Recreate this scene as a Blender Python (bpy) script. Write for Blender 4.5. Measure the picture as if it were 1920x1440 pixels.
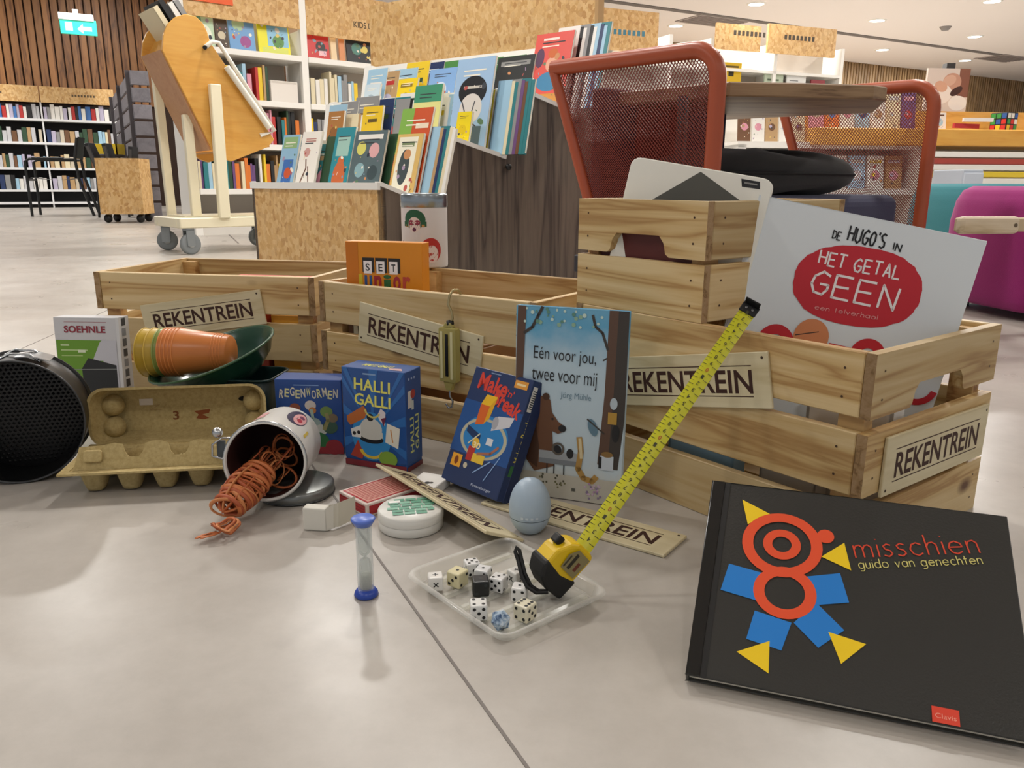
import bpy, bmesh, math, random
from mathutils import Matrix, Vector
R = math.radians
sc = bpy.context.scene
for o in list(bpy.data.objects): bpy.data.objects.remove(o)
C = sc.collection

# ------------------------------------------------------------------ camera
FPX, PITCH, ROLL, EYE = 1484.0, 0.2477, 0.0047, 0.42
cd = bpy.data.cameras.new('camera'); cam = bpy.data.objects.new('camera', cd); C.objects.link(cam)
cd.sensor_width = 36.0; cd.lens = 36.0 * FPX / 1920.0; cd.clip_start = 0.02; cd.clip_end = 100
cam.matrix_world = Matrix.Translation((0, 0, EYE)) @ Matrix.Rotation(math.pi/2 - PITCH, 4, 'X') @ Matrix.Rotation(ROLL, 4, 'Z')
sc.camera = cam
# ------------------------------------------------------------------ world, exposure
w = bpy.data.worlds.new('world'); sc.world = w; w.use_nodes = True
w.node_tree.nodes['Background'].inputs[0].default_value = (0.93, 0.95, 1.0, 1)
w.node_tree.nodes['Background'].inputs[1].default_value = 0.38
sc.view_settings.view_transform = 'Standard'; sc.view_settings.look = 'None'
sc.view_settings.gamma = 1.0; sc.view_settings.use_curve_mapping = False
sc.view_settings.exposure = 0.28
LAMP_W = 26.0
CEIL = 2.85

# ------------------------------------------------------------------ layout helpers (measured sight lines -> metres)
def _ray(x, y):
    a0 = (x-960)/FPX; b0 = -(y-720)/FPX; c, s = math.cos(-ROLL), math.sin(-ROLL)
    a = c*a0 + s*b0; b = -s*a0 + c*b0
    return Vector((a, math.cos(PITCH)+b*math.sin(PITCH), -math.sin(PITCH)+b*math.cos(PITCH)))
def atz(x, y, z=0.0):
    r = _ray(x, y); t = (z-EYE)/r.z; return Vector((r.x*t, r.y*t, z))
def aty(x, y, Y):
    r = _ray(x, y); t = Y/r.y; return Vector((r.x*t, Y, EYE+r.z*t))
def atplane(x, y, o, n):
    r = _ray(x, y); o = Vector(o); n = Vector(n); e = Vector((0, 0, EYE)); return e + r*((o-e).dot(n)/r.dot(n))

# ------------------------------------------------------------------ materials
def lin(h):
    if isinstance(h, str):
        h = h.lstrip('#'); c = [int(h[i:i+2], 16)/255 for i in (0, 2, 4)]
    else: c = list(h)
    return tuple(x/12.92 if x <= .04045 else ((x+.055)/1.055)**2.4 for x in c) + (1.0,)
MATS = {}
def newmat(name):
    m = bpy.data.materials.new(name); m.use_nodes = True; nt = m.node_tree
    return m, nt, nt.nodes, nt.links, nt.nodes['Principled BSDF']
def mat(col, rough=.5, metal=0.0, spec=.5, name=None, coat=0.0, emit=0.0):
    k = (col, rough, metal, spec, coat, emit)
    if k in MATS: return MATS[k]
    m, nt, N, L, b = newmat(name or 'paint')
    b.inputs['Base Color'].default_value = lin(col); b.inputs['Roughness'].default_value = rough
    b.inputs['Metallic'].default_value = metal; b.inputs['Specular IOR Level'].default_value = spec
    b.inputs['Coat Weight'].default_value = coat
    if emit: b.inputs['Emission Color'].default_value = lin(col); b.inputs['Emission Strength'].default_value = emit
    MATS[k] = m; return m
def ramp(N, stops):
    r = N.new('ShaderNodeValToRGB'); e = r.color_ramp.elements
    e[0].position, e[0].color = stops[0][0], lin(stops[0][1]); e[1].position, e[1].color = stops[-1][0], lin(stops[-1][1])
    for p, c in stops[1:-1]: q = e.new(p); q.color = lin(c)
    return r
def coords(N, L, scale, rand=True):
    t = N.new('ShaderNodeTexCoord'); mp = N.new('ShaderNodeMapping'); mp.inputs['Scale'].default_value = scale
    if rand:
        oi = N.new('ShaderNodeObjectInfo'); mu = N.new('ShaderNodeMath'); mu.operation = 'MULTIPLY'; mu.inputs[1].default_value = 37.3
        L.new(oi.outputs['Random'], mu.inputs[0]); ad = N.new('ShaderNodeVectorMath'); ad.operation = 'ADD'
        L.new(t.outputs['Object'], ad.inputs[0]); L.new(mu.outputs[0], ad.inputs[1]); L.new(ad.outputs[0], mp.inputs['Vector'])
        return mp.outputs['Vector'], oi.outputs['Random']
    L.new(t.outputs['Object'], mp.inputs['Vector']); return mp.outputs['Vector'], None
def noise(N, L, vec, scale, detail=4, rough=.55, dist=0.0):
    n = N.new('ShaderNodeTexNoise'); n.inputs['Scale'].default_value = scale; n.inputs['Detail'].default_value = detail
    n.inputs['Roughness'].default_value = rough; n.inputs['Distortion'].default_value = dist; L.new(vec, n.inputs['Vector']); return n
def bump(N, L, b, h, s=.2, d=.002):
    bp = N.new('ShaderNodeBump'); bp.inputs['Strength'].default_value = s; bp.inputs['Distance'].default_value = d
    L.new(h, bp.inputs['Height']); L.new(bp.outputs[0], b.inputs['Normal'])
def mixc(N, L, fac, a, b_, mode='MIX'):
    m = N.new('ShaderNodeMix'); m.data_type = 'RGBA'; m.blend_type = mode
    for s, v in (('Factor', fac), ('A', a), ('B', b_)):
        i = [q for q in m.inputs if q.name == s and (q.type == 'RGBA' or s == 'Factor' and q.type == 'VALUE')][0]
        if hasattr(v, 'is_output'): L.new(v, i)
        else: i.default_value = v if s == 'Factor' else (lin(v) if isinstance(v, (str, tuple)) and len(v) != 4 or isinstance(v, str) else v)
    return [q for q in m.outputs if q.type == 'RGBA'][0]
def wood(name, light, midc, dark, grain=(2.2, 34, 34), rough=.5, knots=True, vary=.25):
    m, nt, N, L, b = newmat(name); v, rnd = coords(N, L, grain)
    n1 = noise(N, L, v, 1.0, 3, .5, .6)
    wv = N.new('ShaderNodeMath'); wv.operation = 'MULTIPLY'; wv.inputs[1].default_value = 5.0; L.new(n1.outputs[0], wv.inputs[0])
    fr = N.new('ShaderNodeMath'); fr.operation = 'PINGPONG'; fr.inputs[1].default_value = 1.0; L.new(wv.outputs[0], fr.inputs[0])
    r = ramp(N, [(0, dark), (.25, midc), (.75, light), (1, light)]); L.new(fr.outputs[0], r.inputs[0])
    v2, _ = coords(N, L, (grain[0]*2, grain[1]*8, grain[2]*8)); n2 = noise(N, L, v2, 1.0, 2)
    c = mixc(N, L, .22, r.outputs[0], n2.outputs[0], 'SOFT_LIGHT')
    if vary:
        hs = N.new('ShaderNodeHueSaturation'); mr = N.new('ShaderNodeMapRange'); mr.inputs['To Min'].default_value = 1-vary; mr.inputs['To Max'].default_value = 1+vary*.3
        L.new(rnd, mr.inputs[0]); L.new(mr.outputs[0], hs.inputs['Value']); L.new(c, hs.inputs['Color']); c = hs.outputs[0]
    if knots:
        v3, _ = coords(N, L, (7, 13, 13)); vo = N.new('ShaderNodeTexVoronoi'); vo.inputs['Scale'].default_value = 1.0; L.new(v3, vo.inputs['Vector'])
        kr = ramp(N, [(.05, '#ffffff'), (.17, '#000000')]); L.new(vo.outputs['Distance'], kr.inputs[0])
        sel = N.new('ShaderNodeSeparateColor'); L.new(vo.outputs['Color'], sel.inputs[0])
        gt = N.new('ShaderNodeMath'); gt.operation = 'GREATER_THAN'; gt.inputs[1].default_value = .74; L.new(sel.outputs[0], gt.inputs[0])
        mu = N.new('ShaderNodeMath'); mu.operation = 'MULTIPLY'; L.new(gt.outputs[0], mu.inputs[0]); L.new(kr.outputs[0], mu.inputs[1])
        c = mixc(N, L, mu.outputs[0], c, '#5f3a1c')
    L.new(c, b.inputs['Base Color']); b.inputs['Roughness'].default_value = rough
    bump(N, L, b, n2.outputs[0], .15, .001); return m
def osb(name='osb_board', sc_=1.0):
    m, nt, N, L, b = newmat(name); v, _ = coords(N, L, (46*sc_, 46*sc_, 34*sc_), False)
    dn = noise(N, L, v, .7, 2); va = N.new('ShaderNodeVectorMath'); va.operation = 'MULTIPLY_ADD'; va.inputs[1].default_value = (1.2,)*3
    L.new(dn.outputs['Color'], va.inputs[0]); L.new(v, va.inputs[2])
    vo = N.new('ShaderNodeTexVoronoi'); vo.inputs['Scale'].default_value = 1.0; L.new(va.outputs[0], vo.inputs['Vector'])
    s = N.new('ShaderNodeSeparateColor'); L.new(vo.outputs['Color'], s.inputs[0])
    r = ramp(N, [(0, '#c2965a'), (.35, '#d2aa70'), (.7, '#dcb983'), (1, '#b68850')]); L.new(s.outputs[0], r.inputs[0])
    n2 = noise(N, L, v, 3.0, 3); c = mixc(N, L, .35, r.outputs[0], n2.outputs[0], 'SOFT_LIGHT')
    L.new(c, b.inputs['Base Color']); b.inputs['Roughness'].default_value = .55; return m
def clear(name, tint='#ffffff', alpha=.12, rough=.08):
    m, nt, N, L, b = newmat(name); out = N['Material Output']
    tr = N.new('ShaderNodeBsdfTransparent'); tr.inputs[0].default_value = lin(tint)
    b.inputs['Base Color'].default_value = lin(tint); b.inputs['Roughness'].default_value = rough
    lw = N.new('ShaderNodeLayerWeight'); lw.inputs[0].default_value = .35
    mr = N.new('ShaderNodeMapRange'); mr.inputs['To Min'].default_value = alpha; mr.inputs['To Max'].default_value = min(1, alpha+.55); L.new(lw.outputs['Facing'], mr.inputs[0])
    mx = N.new('ShaderNodeMixShader'); L.new(mr.outputs[0], mx.inputs[0]); L.new(tr.outputs[0], mx.inputs[1]); L.new(b.outputs[0], mx.inputs[2])
    L.new(mx.outputs[0], out.inputs[0]); return m
PINE = wood('pine', '#d9bf8e', '#caaa73', '#ae8752')
PINE_D = wood('pine_end', '#c9a56e', '#b98f58', '#96683a', (10, 30, 30), knots=False)
PLY = wood('plywood', '#dcd0ac', '#d6c9a4', '#cabb93', (3, 20, 20), knots=False, vary=.05)
PLY_EDGE = mat('#cdbb8e', .6)
BURN = mat('#3a1c12', .7)
OSB = osb('osb_board', 1.35); OSB_F = osb('osb_board_far', .9)
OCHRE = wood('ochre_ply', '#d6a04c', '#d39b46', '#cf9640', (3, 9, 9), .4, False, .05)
OCHRE_SHADE = wood('ochre_shaded', '#bb8d68', '#b88964', '#b3835f', (3, 9, 9), .5, False, .05)  # ochre with the shade under the trough mixed into its colour
ASH = wood('grey_ash', '#6d6054', '#5d5147', '#453b34', (26, 26, 1.2), .4, False, 0)
SLATB = wood('brown_slat', '#97673a', '#86572e', '#684222', (12, 12, 1.2), .5, False, .35)
SLATL = wood('oak_slat', '#a98a62', '#97774f', '#7d5f3d', (12, 12, 1.2), .5, False, .25)
GREYW = wood('grey_board', '#77747a', '#716e74', '#6a676d', (2, 8, 8), .6, False, .15)
TABLEW = wood('walnut_board', '#9a7d5c', '#8a6d4e', '#6f5339', (3, 14, 40), .45, False, 0)
WHITE = mat('#eceae4', .35, name='white_paint'); CREAM = mat('#e9e0c2', .35, name='cream_steel'); BLACK = mat('#0c0c0d', .4); PAGE = mat('#ece7d8', .7, name='paper')
STEEL = mat('#b9bcbe', .25, 1.0, name='steel'); DSTEEL = mat('#55595c', .35, .8)
def floor_mat():
    m, nt, N, L, b = newmat('vinyl_floor'); v, _ = coords(N, L, (1, 1, 1), False)
    n1 = noise(N, L, v, 1.3, 5, .6, .3); r = ramp(N, [(.25, '#a29c95'), (.5, '#b3ada5'), (.75, '#beb7ae')]); L.new(n1.outputs[0], r.inputs[0])
    n2 = noise(N, L, v, 22, 6, .7); c = mixc(N, L, .28, r.outputs[0], n2.outputs[0], 'SOFT_LIGHT')
    L.new(c, b.inputs['Base Color'])
    n3 = noise(N, L, v, 6, 4); mr = N.new('ShaderNodeMapRange'); mr.inputs['To Min'].default_value = .2; mr.inputs['To Max'].default_value = .42
    L.new(n3.outputs[0], mr.inputs[0]); L.new(mr.outputs[0], b.inputs['Roughness']); b.inputs['Specular IOR Level'].default_value = .4
    return m
FLOOR = floor_mat()
def fabric(col, name='felt'):
    m, nt, N, L, b = newmat(name); v, _ = coords(N, L, (1, 1, 1), False); n = noise(N, L, v, 400, 3)
    b.inputs['Base Color'].default_value = lin(col); b.inputs['Roughness'].default_value = .9; b.inputs['Sheen Weight'].default_value = .15
    bump(N, L, b, n.outputs[0], .3, .002); return m

# ------------------------------------------------------------------ geometry builder
class G:
    def __init__(s): s.v = []; s.f = []; s.m = []; s.s = []
    def add(s, v, f, mi=0, sm=False, M=None):
        n = len(s.v)
        for p in v:
            p = Vector(p); s.v.append(M @ p if M else p)
        for q in f: s.f.append([i+n for i in q]); s.m.append(mi); s.s.append(sm)
        return s
    def box(s, x0, y0, z0, x1, y1, z1, mi=0, M=None):
        v = [(x0,y0,z0),(x1,y0,z0),(x1,y1,z0),(x0,y1,z0),(x0,y0,z1),(x1,y0,z1),(x1,y1,z1),(x0,y1,z1)]
        return s.add(v, [(0,3,2,1),(4,5,6,7),(0,1,5,4),(1,2,6,5),(2,3,7,6),(3,0,4,7)], mi, False, M)
    def hexa(s, b4, t4, mi=0):
        return s.add(list(b4)+list(t4), [(0,3,2,1),(4,5,6,7),(0,1,5,4),(1,2,6,5),(2,3,7,6),(3,0,4,7)], mi)
    def prism(s, poly, z0, z1, mi=0, M=None, mside=None):
        n = len(poly); v = [(p[0],p[1],z0) for p in poly]+[(p[0],p[1],z1) for p in poly]
        s.add(v, [tuple(range(n-1,-1,-1)), tuple(range(n,2*n))], mi, False, M)
        return s.add(v, [(i,(i+1)%n,n+(i+1)%n,n+i) for i in range(n)], mi if mside is None else mside, False, M)
    def tube(s, path, r, n=8, closed=False, mi=0, M=None, flat=1.0):
        P = [Vector(p) for p in path]; k = len(P); rr = r if isinstance(r, (list, tuple)) else [r]*k; v = []
        up = None
        for i in range(k):
            a = P[i-1] if (i > 0 or closed) else P[i]; b = P[(i+1) % k] if (i < k-1 or closed) else P[i]
            d = (b-a).normalized()
            if up is None: up = Vector((0,0,1)) if abs(d.z) < .9 else Vector((1,0,0))
            sx = d.cross(up)
            if sx.length < 1e-6: sx = d.orthogonal()
            sx.normalize(); up = sx.cross(d).normalized()
            for j in range(n):
                t = 2*math.pi*j/n; v.append(P[i] + sx*math.cos(t)*rr[i] + up*math.sin(t)*rr[i]*flat)
        f = []
        for i in range(k if closed else k-1):
            a = i*n; b = ((i+1) % k)*n
            for j in range(n): f.append((a+j, a+(j+1)%n, b+(j+1)%n, b+j))
        s.add(v, f, mi, True, M)
        if not closed: s.add(v[:n], [tuple(range(n-1,-1,-1))], mi, False, M); s.add(v[-n:], [tuple(range(n))], mi, False, M)
        return s
    def lathe(s, prof, n=32, mi=0, M=None, sm=True):
        v = []; f = []
        for (r, z) in prof:
            for j in range(n): t = 2*math.pi*j/n; v.append((r*math.cos(t), r*math.sin(t), z))
        for i in range(len(prof)-1):
            for j in range(n): f.append((i*n+j, i*n+(j+1)%n, (i+1)*n+(j+1)%n, (i+1)*n+j))
        return s.add(v, f, mi, sm, M)
    def grid(s, fn, nu, nv, mi=0, sm=True, M=None, wrapu=False):
        v = [fn(i/nu, j/nv) for j in range(nv+1) for i in range(nu+(0 if wrapu else 1))]; w = nu+(0 if wrapu else 1); f = []
        for j in range(nv):
            for i in range(nu): f.append((j*w+i, j*w+(i+1)%w, (j+1)*w+(i+1)%w, (j+1)*w+i))
        return s.add(v, f, mi, sm, M)
    def mesh(s, name, mats, bev=0.0, seg=1):
        me = bpy.data.meshes.new(name); me.from_pydata([tuple(p) for p in s.v], [], s.f)
        for m in (mats if isinstance(mats, (list, tuple)) else [mats]): me.materials.append(m)
        me.polygons.foreach_set('material_index', s.m); me.polygons.foreach_set('use_smooth', s.s)
        if bev:
            bm = bmesh.new(); bm.from_mesh(me); bmesh.ops.remove_doubles(bm, verts=bm.verts, dist=1e-6)
            ed = [e for e in bm.edges if len(e.link_faces) == 2 and e.calc_face_angle(0) > .5]
            bmesh.ops.bevel(bm, geom=ed, offset=bev, segments=seg, affect='EDGES', profile=.5); bm.to_mesh(me); bm.free()
        me.update(); return me
    def build(s, name, mats, parent=None, bev=0.0, seg=1, **k): return obj(name, s.mesh(name, mats, bev, seg), parent, **k)
def obj(name, me, parent=None, M=None, label=None, cat=None, group=None, kind=None):
    o = bpy.data.objects.new(name, me); C.objects.link(o)
    if parent: o.parent = parent
    if M is not None: o.matrix_local = M
    return tag(o, label, cat, group, kind)
def tag(o, label=None, cat=None, group=None, kind=None):
    if label: o['label'] = label
    if cat: o['category'] = cat
    if group: o['group'] = group
    if kind: o['kind'] = kind
    return o
def thing(name, label, cat, M=None, group=None):
    o = obj(name, None, None, M if M is not None else Matrix(), label, cat, group); TM[o.name] = M if M is not None else Matrix(); return o
TM = {}
def pose(o, rz=0.0): return Matrix.Translation(Vector(o)) @ Matrix.Rotation(rz, 4, 'Z')
def frame(o, ex, ey):
    ex = Vector(ex).normalized(); ez = ex.cross(Vector(ey)).normalized(); ey = ez.cross(ex); M = Matrix.Identity(4)
    for i in range(3): M[i][0] = ex[i]; M[i][1] = ey[i]; M[i][2] = ez[i]; M[i][3] = Vector(o)[i]
    return M
def copy_tree(o, parent=None):
    c = o.copy(); C.objects.link(c); c.parent = parent
    for ch in list(o.children): copy_tree(ch, c)
    return c
def circ(cx, cy, rx, ry=None, n=24, a0=0, a1=360):
    ry = rx if ry is None else ry
    return [(cx+rx*math.cos(R(a0+(a1-a0)*i/(n if a1-a0 == 360 else n-1))), cy+ry*math.sin(R(a0+(a1-a0)*i/(n if a1-a0 == 360 else n-1)))) for i in range(n)]
def rrect(x0, y0, x1, y1, r, n=4):
    p = []
    for cx, cy, a in ((x1-r,y1-r,0),(x0+r,y1-r,90),(x0+r,y0+r,180),(x1-r,y0+r,270)):
        for i in range(n+1): t = R(a+90*i/n); p.append((cx+r*math.cos(t), cy+r*math.sin(t)))
    return p

# ------------------------------------------------------------------ flat print on faces
_TX = {}
def text_geo(s, bold=0.0):
    k = (s, bold)
    if k not in _TX:
        cu = bpy.data.curves.new('t', 'FONT'); cu.body = s; cu.size = 1; cu.resolution_u = 3; cu.offset = bold; cu.fill_mode = 'FRONT'
        o = bpy.data.objects.new('t', cu); C.objects.link(o); dg = bpy.context.evaluated_depsgraph_get()
        me = bpy.data.meshes.new_from_object(o.evaluated_get(dg)); vs = [tuple(v.co) for v in me.vertices]; fs = [tuple(p.vertices) for p in me.polygons]
        bpy.data.objects.remove(o); bpy.data.curves.remove(cu); bpy.data.meshes.remove(me)
        xs = [v[0] for v in vs]; ys = [v[1] for v in vs]; x0, x1, y0, y1 = min(xs), max(xs), min(ys), max(ys)
        _TX[k] = ([((v[0]-x0)/(x1-x0)-.5, (v[1]-y0)/(y1-y0)-.5) for v in vs], fs)
    return _TX[k]
STROKE = {'D': [[(0,0),(0,1),(.5,.85),(.6,.5),(.45,.1),(0,0)]], 'E': [[(.6,1),(0,1),(0,0),(.6,0)],[(0,.5),(.5,.52)]], 'H': [[(0,0),(0,1)],[(.6,0),(.6,1)],[(0,.5),(.6,.5)]],
 'U': [[(0,1),(.02,.2),(.3,0),(.58,.2),(.6,1)]], 'G': [[(.6,.85),(.35,1),(.08,.75),(0,.4),(.15,.05),(.45,0),(.6,.25),(.6,.45),(.3,.45)]], 'O': [[(.3,1),(.05,.75),(0,.4),(.2,.02),(.45,.05),(.6,.4),(.55,.8),(.3,1)]],
 'S': [[(.55,.9),(.3,1),(.05,.8),(.2,.55),(.5,.42),(.55,.15),(.3,0),(0,.1)]], 'I': [[(.1,0),(.1,1)]], 'N': [[(0,0),(.03,1),(.55,.02),(.6,1)]], 'T': [[(0,1),(.65,1)],[(.32,1),(.3,0)]],
 'A': [[(0,0),(.3,1),(.6,0)],[(.1,.35),(.5,.35)]], 'L': [[(0,1),(0,0),(.55,.02)]], "'": [[(.1,1),(.08,.8)]], ' ': [],
 'm': [[(0,0),(0,.62)],[(0,.4),(.1,.58),(.25,.62),(.37,.5),(.38,0)],[(.38,.4),(.48,.58),(.62,.62),(.75,.5),(.76,0)]], 'i': [[(.05,0),(.05,.62)],[(.05,.86),(.05,.9)]],
 's': [[(.36,.55),(.2,.62),(.04,.52),(.1,.36),(.3,.28),(.36,.12),(.2,0),(0,.07)]], 'c': [[(.5,.52),(.3,.62),(.1,.54),(0,.31),(.1,.08),(.3,0),(.5,.1)]], 'h': [[(0,0),(0,1)],[(0,.4),(.1,.58),(.28,.62),(.42,.5),(.43,0)]],
 'e': [[(0,.33),(.56,.33),(.52,.5),(.3,.62),(.1,.54),(0,.31),(.1,.08),(.3,0),(.52,.1)]], 'n': [[(0,0),(0,.62)],[(0,.4),(.1,.58),(.28,.62),(.42,.5),(.43,0)]], 'g': [[(.55,.31),(.48,.54),(.28,.62),(.08,.54),(0,.31),(.08,.08),(.28,0),(.48,.08),(.55,.31)],[(.55,.62),(.55,-.1),(.4,-.28),(.1,-.25)]],
 'u': [[(0,.62),(0,.14),(.14,0),(.33,.04),(.43,.2)],[(.43,.62),(.43,0)]], 'd': [[(.55,.31),(.48,.54),(.28,.62),(.08,.54),(0,.31),(.08,.08),(.28,0),(.48,.08),(.55,.31)],[(.55,1),(.55,0)]], 'o': [[(.6,.31),(.52,.54),(.3,.62),(.08,.54),(0,.31),(.08,.08),(.3,0),(.52,.08),(.6,.31)]],
 'v': [[(0,.62),(.24,0),(.48,.62)]], 'a': [[(.55,.31),(.48,.54),(.28,.62),(.08,.54),(0,.31),(.08,.08),(.28,0),(.48,.08),(.55,.31)],[(.55,.62),(.55,0)]], 't': [[(.15,.95),(.15,0)],[(0,.62),(.32,.62)]], 'w': [[(0,.62),(.18,0),(.34,.5),(.5,0),(.68,.62)]]}
STROKE['k'] = [[(0,0),(0,1)],[(.4,.62),(.02,.28),(.42,0)]]; STROKE['b'] = [[(0,0),(0,1)],[(0,.31),(.08,.54),(.28,.62),(.5,.5),(.55,.31),(.48,.08),(.28,0),(.08,.08),(0,.31)]]; STROKE['l'] = [[(.05,0),(.05,1)]]; STROKE['r'] = [[(0,0),(0,.62)],[(0,.4),(.12,.58),(.3,.6)]]
class Face:
    """flat print on a surface: fn(u, v, lift) -> local point of the parent"""
    def __init__(s, parent, o=(0,0,0), ex=(1,0,0), ey=(0,1,0), fn=None, lift=.00025, sep=False):
        s.p = parent; o = Vector(o); ex = Vector(ex).normalized(); ey = Vector(ey).normalized(); n = ex.cross(ey)
        s.fn = fn or (lambda u, v, l: o+ex*u+ey*v+n*l); s.g = {}; s.l = lift; s.step = .000015; s.sep = sep; s.cnt = 0
    def geo(s, vs, fs, m, name='print'):
        s.cnt += 1; k = (name, m.name, s.cnt if s.sep and name == 'printed_shape' else 0); g = s.g.setdefault(k, (G(), m, name))[0]; g.add([s.fn(v[0], v[1], s.l) for v in vs], fs); s.l += s.step; return s
    def poly(s, pts, m, name='printed_shape'): return s.geo(pts, [tuple(range(len(pts)))], m, name)
    def rect(s, x0, y0, x1, y1, m, name='printed_shape', nu=1, nv=1):
        vs = [(x0+(x1-x0)*i/nu, y0+(y1-y0)*j/nv) for j in range(nv+1) for i in range(nu+1)]
        return s.geo(vs, [(j*(nu+1)+i, j*(nu+1)+i+1, (j+1)*(nu+1)+i+1, (j+1)*(nu+1)+i) for j in range(nv) for i in range(nu)], m, name)
    def disc(s, cx, cy, rx, m, ry=None, rings=1, n=28, name='printed_shape', rot=0.0):
        ry = rx if ry is None else ry; c, q = math.cos(R(rot)), math.sin(R(rot)); vs = [(cx, cy)]; fs = []
        for k in range(1, rings+1):
            for x, y in circ(0, 0, rx*k/rings, ry*k/rings, n): vs.append((cx+x*c-y*q, cy+x*q+y*c))
        for i in range(n): fs.append((0, 1+i, 1+(i+1) % n))
        for k in range(rings-1):
            for i in range(n): fs.append((1+k*n+i, 1+(k+1)*n+i, 1+(k+1)*n+(i+1) % n, 1+k*n+(i+1) % n))
        return s.geo(vs, fs, m, name)
    def ring(s, cx, cy, r0, r1, m, ry=1.0, n=40, a0=0, a1=360, name='printed_shape'):
        A = circ(cx, cy, r0, r0*ry, n, a0, a1); B = circ(cx, cy, r1, r1*ry, n, a0, a1); k = n if a1-a0 == 360 else n-1
        return s.geo(A+B, [(i, (i+1) % n, n+(i+1) % n, n+i) for i in range(k)], m, name)
    def text(s, t, cx, cy, wd, ht, m, rot=0.0, bold=0.0, shear=0.0, name='lettering'):
        vs, fs = text_geo(t, bold); c, q = math.cos(R(rot)), math.sin(R(rot)); o = []
        for x, y in vs:
            y2 = y*ht; x2 = x*wd + shear*y2; o.append((cx+x2*c-y2*q, cy+x2*q+y2*c))
        return s.geo(o, fs, m, name)
    def line(s, pts, wd, m, name='printed_shape'):
        for i in range(len(pts)-1):
            (x0, y0), (x1, y1) = pts[i], pts[i+1]; d = math.hypot(x1-x0, y1-y0) or 1e-9; nx, ny = -(y1-y0)/d*wd/2, (x1-x0)/d*wd/2
            s.geo([(x0+nx,y0+ny),(x0-nx,y0-ny),(x1-nx,y1-ny),(x1+nx,y1+ny)], [(0,1,2,3)], m, name); s.l -= s.step
            if i: s.geo([(x0, y0)]+circ(x0, y0, wd/2, n=8), [(0,1+k,1+(k+1)%8) for k in range(8)], m, name); s.l -= s.step
        s.l += s.step; return s
    def strokes(s, t, cx, cy, wd, ht, thick, m, rot=0.0, wob=0.0, name='lettering', seed=1, gap=.22):
        rn = random.Random(seed); x = 0; L = []
        for ch in t:
            st = STROKE.get(ch, []); wch = max([p[0] for k in st for p in k], default=.3)
            dy = rn.uniform(-wob, wob); L += [[(x+p[0]+rn.uniform(-wob, wob)*.3, p[1]+dy) for p in k] for k in st]; x += wch+gap
        tot = x-gap; c, q = math.cos(R(rot)), math.sin(R(rot))
        for k in L:
            pts = []
            for a, b in k: X = (a/tot-.5)*wd; Y = (b-.5)*ht; pts.append((cx+X*c-Y*q, cy+X*q+Y*c))
            s.line(pts, thick, m, name)
        return s
    def done(s):
        for (g, m, name) in s.g.values(): g.build(name, m, s.p)
        s.g = {}
DET = random.Random(77)
def detail(f, wd, ht, n=12, base=None):
    for k in range(n):
        c = mat(DET.choice(['#e8dfcf','#3a4048','#c98a5a','#7f9fb0','#b5524a','#d9c26a','#5a7a5a','#a58fa8','#2c3440','#f0ead9']),.45); x = DET.uniform(.12,.88)*wd; y = DET.uniform(.08,.7)*ht; r_ = DET.uniform(.02,.07)*wd
        if k % 3: f.disc(x,y,r_,c,r_*DET.uniform(.5,1.6),n=10,rot=DET.uniform(0,180),name='printed_pattern')
        else: f.line([(x,y),(x+DET.uniform(-.15,.15)*wd*.5,y+DET.uniform(-.1,.12)*ht*.6)],wd*.02,c,'printed_pattern')
    for k in range(2): f.rect(wd*.2,ht*(.86-.05*k),wd*(.8-.15*k),ht*(.875-.05*k),mat('#f0ead9' if DET.random() < .5 else '#33363a',.45),'lettering')
def ordn(i): return ['first','second','third','fourth','fifth','sixth','seventh','eighth','ninth','tenth','eleventh','twelfth','thirteenth','fourteenth','fifteenth','sixteenth','seventeenth','eighteenth','nineteenth','twentieth','twenty-first','twenty-second','twenty-third','twenty-fourth','twenty-fifth','twenty-sixth','twenty-seventh','twenty-eighth','twenty-ninth','thirtieth','thirty-first','thirty-second','thirty-third','thirty-fourth','thirty-fifth','thirty-sixth'][i]
COLS = {'white': '#e6e3dc', 'cream': '#ded2b0', 'grey': '#8d8d8d', 'black': '#1b1b1d', 'dark blue': '#22345e', 'blue': '#3f6fae', 'light blue': '#9ec3d9', 'teal': '#2b7a80', 'green': '#4d8a45', 'dark green': '#2c4a33',
        'yellow': '#e8c62c', 'orange': '#d9772c', 'red': '#b5302c', 'dark red': '#6f2227', 'pink': '#d793a4', 'purple': '#6b4a7c', 'brown': '#6d4a30', 'tan': '#b59469'}
def unit_book():
    g = G(); g.box(0,0,0,.04,1,1); g.box(.96,0,0,1,1,1); g.box(0,0,0,1,.04,1); g.box(.04,.04,.015,.96,.97,.985,1); return g.mesh('book', [mat('#888888'), PAGE])
UB = unit_book()
def ubook(M, dims, col, label, group=None, rough=.45):
    """a book box: x thickness, y depth (spine at y=0), z height"""
    o = obj('book', UB, None, M @ Matrix.Diagonal((*dims, 1)), label, 'book', group)
    o.material_slots[0].link = 'OBJECT'; o.material_slots[0].material = mat(COLS.get(col, col), rough, name='book_cover'); return o

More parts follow.
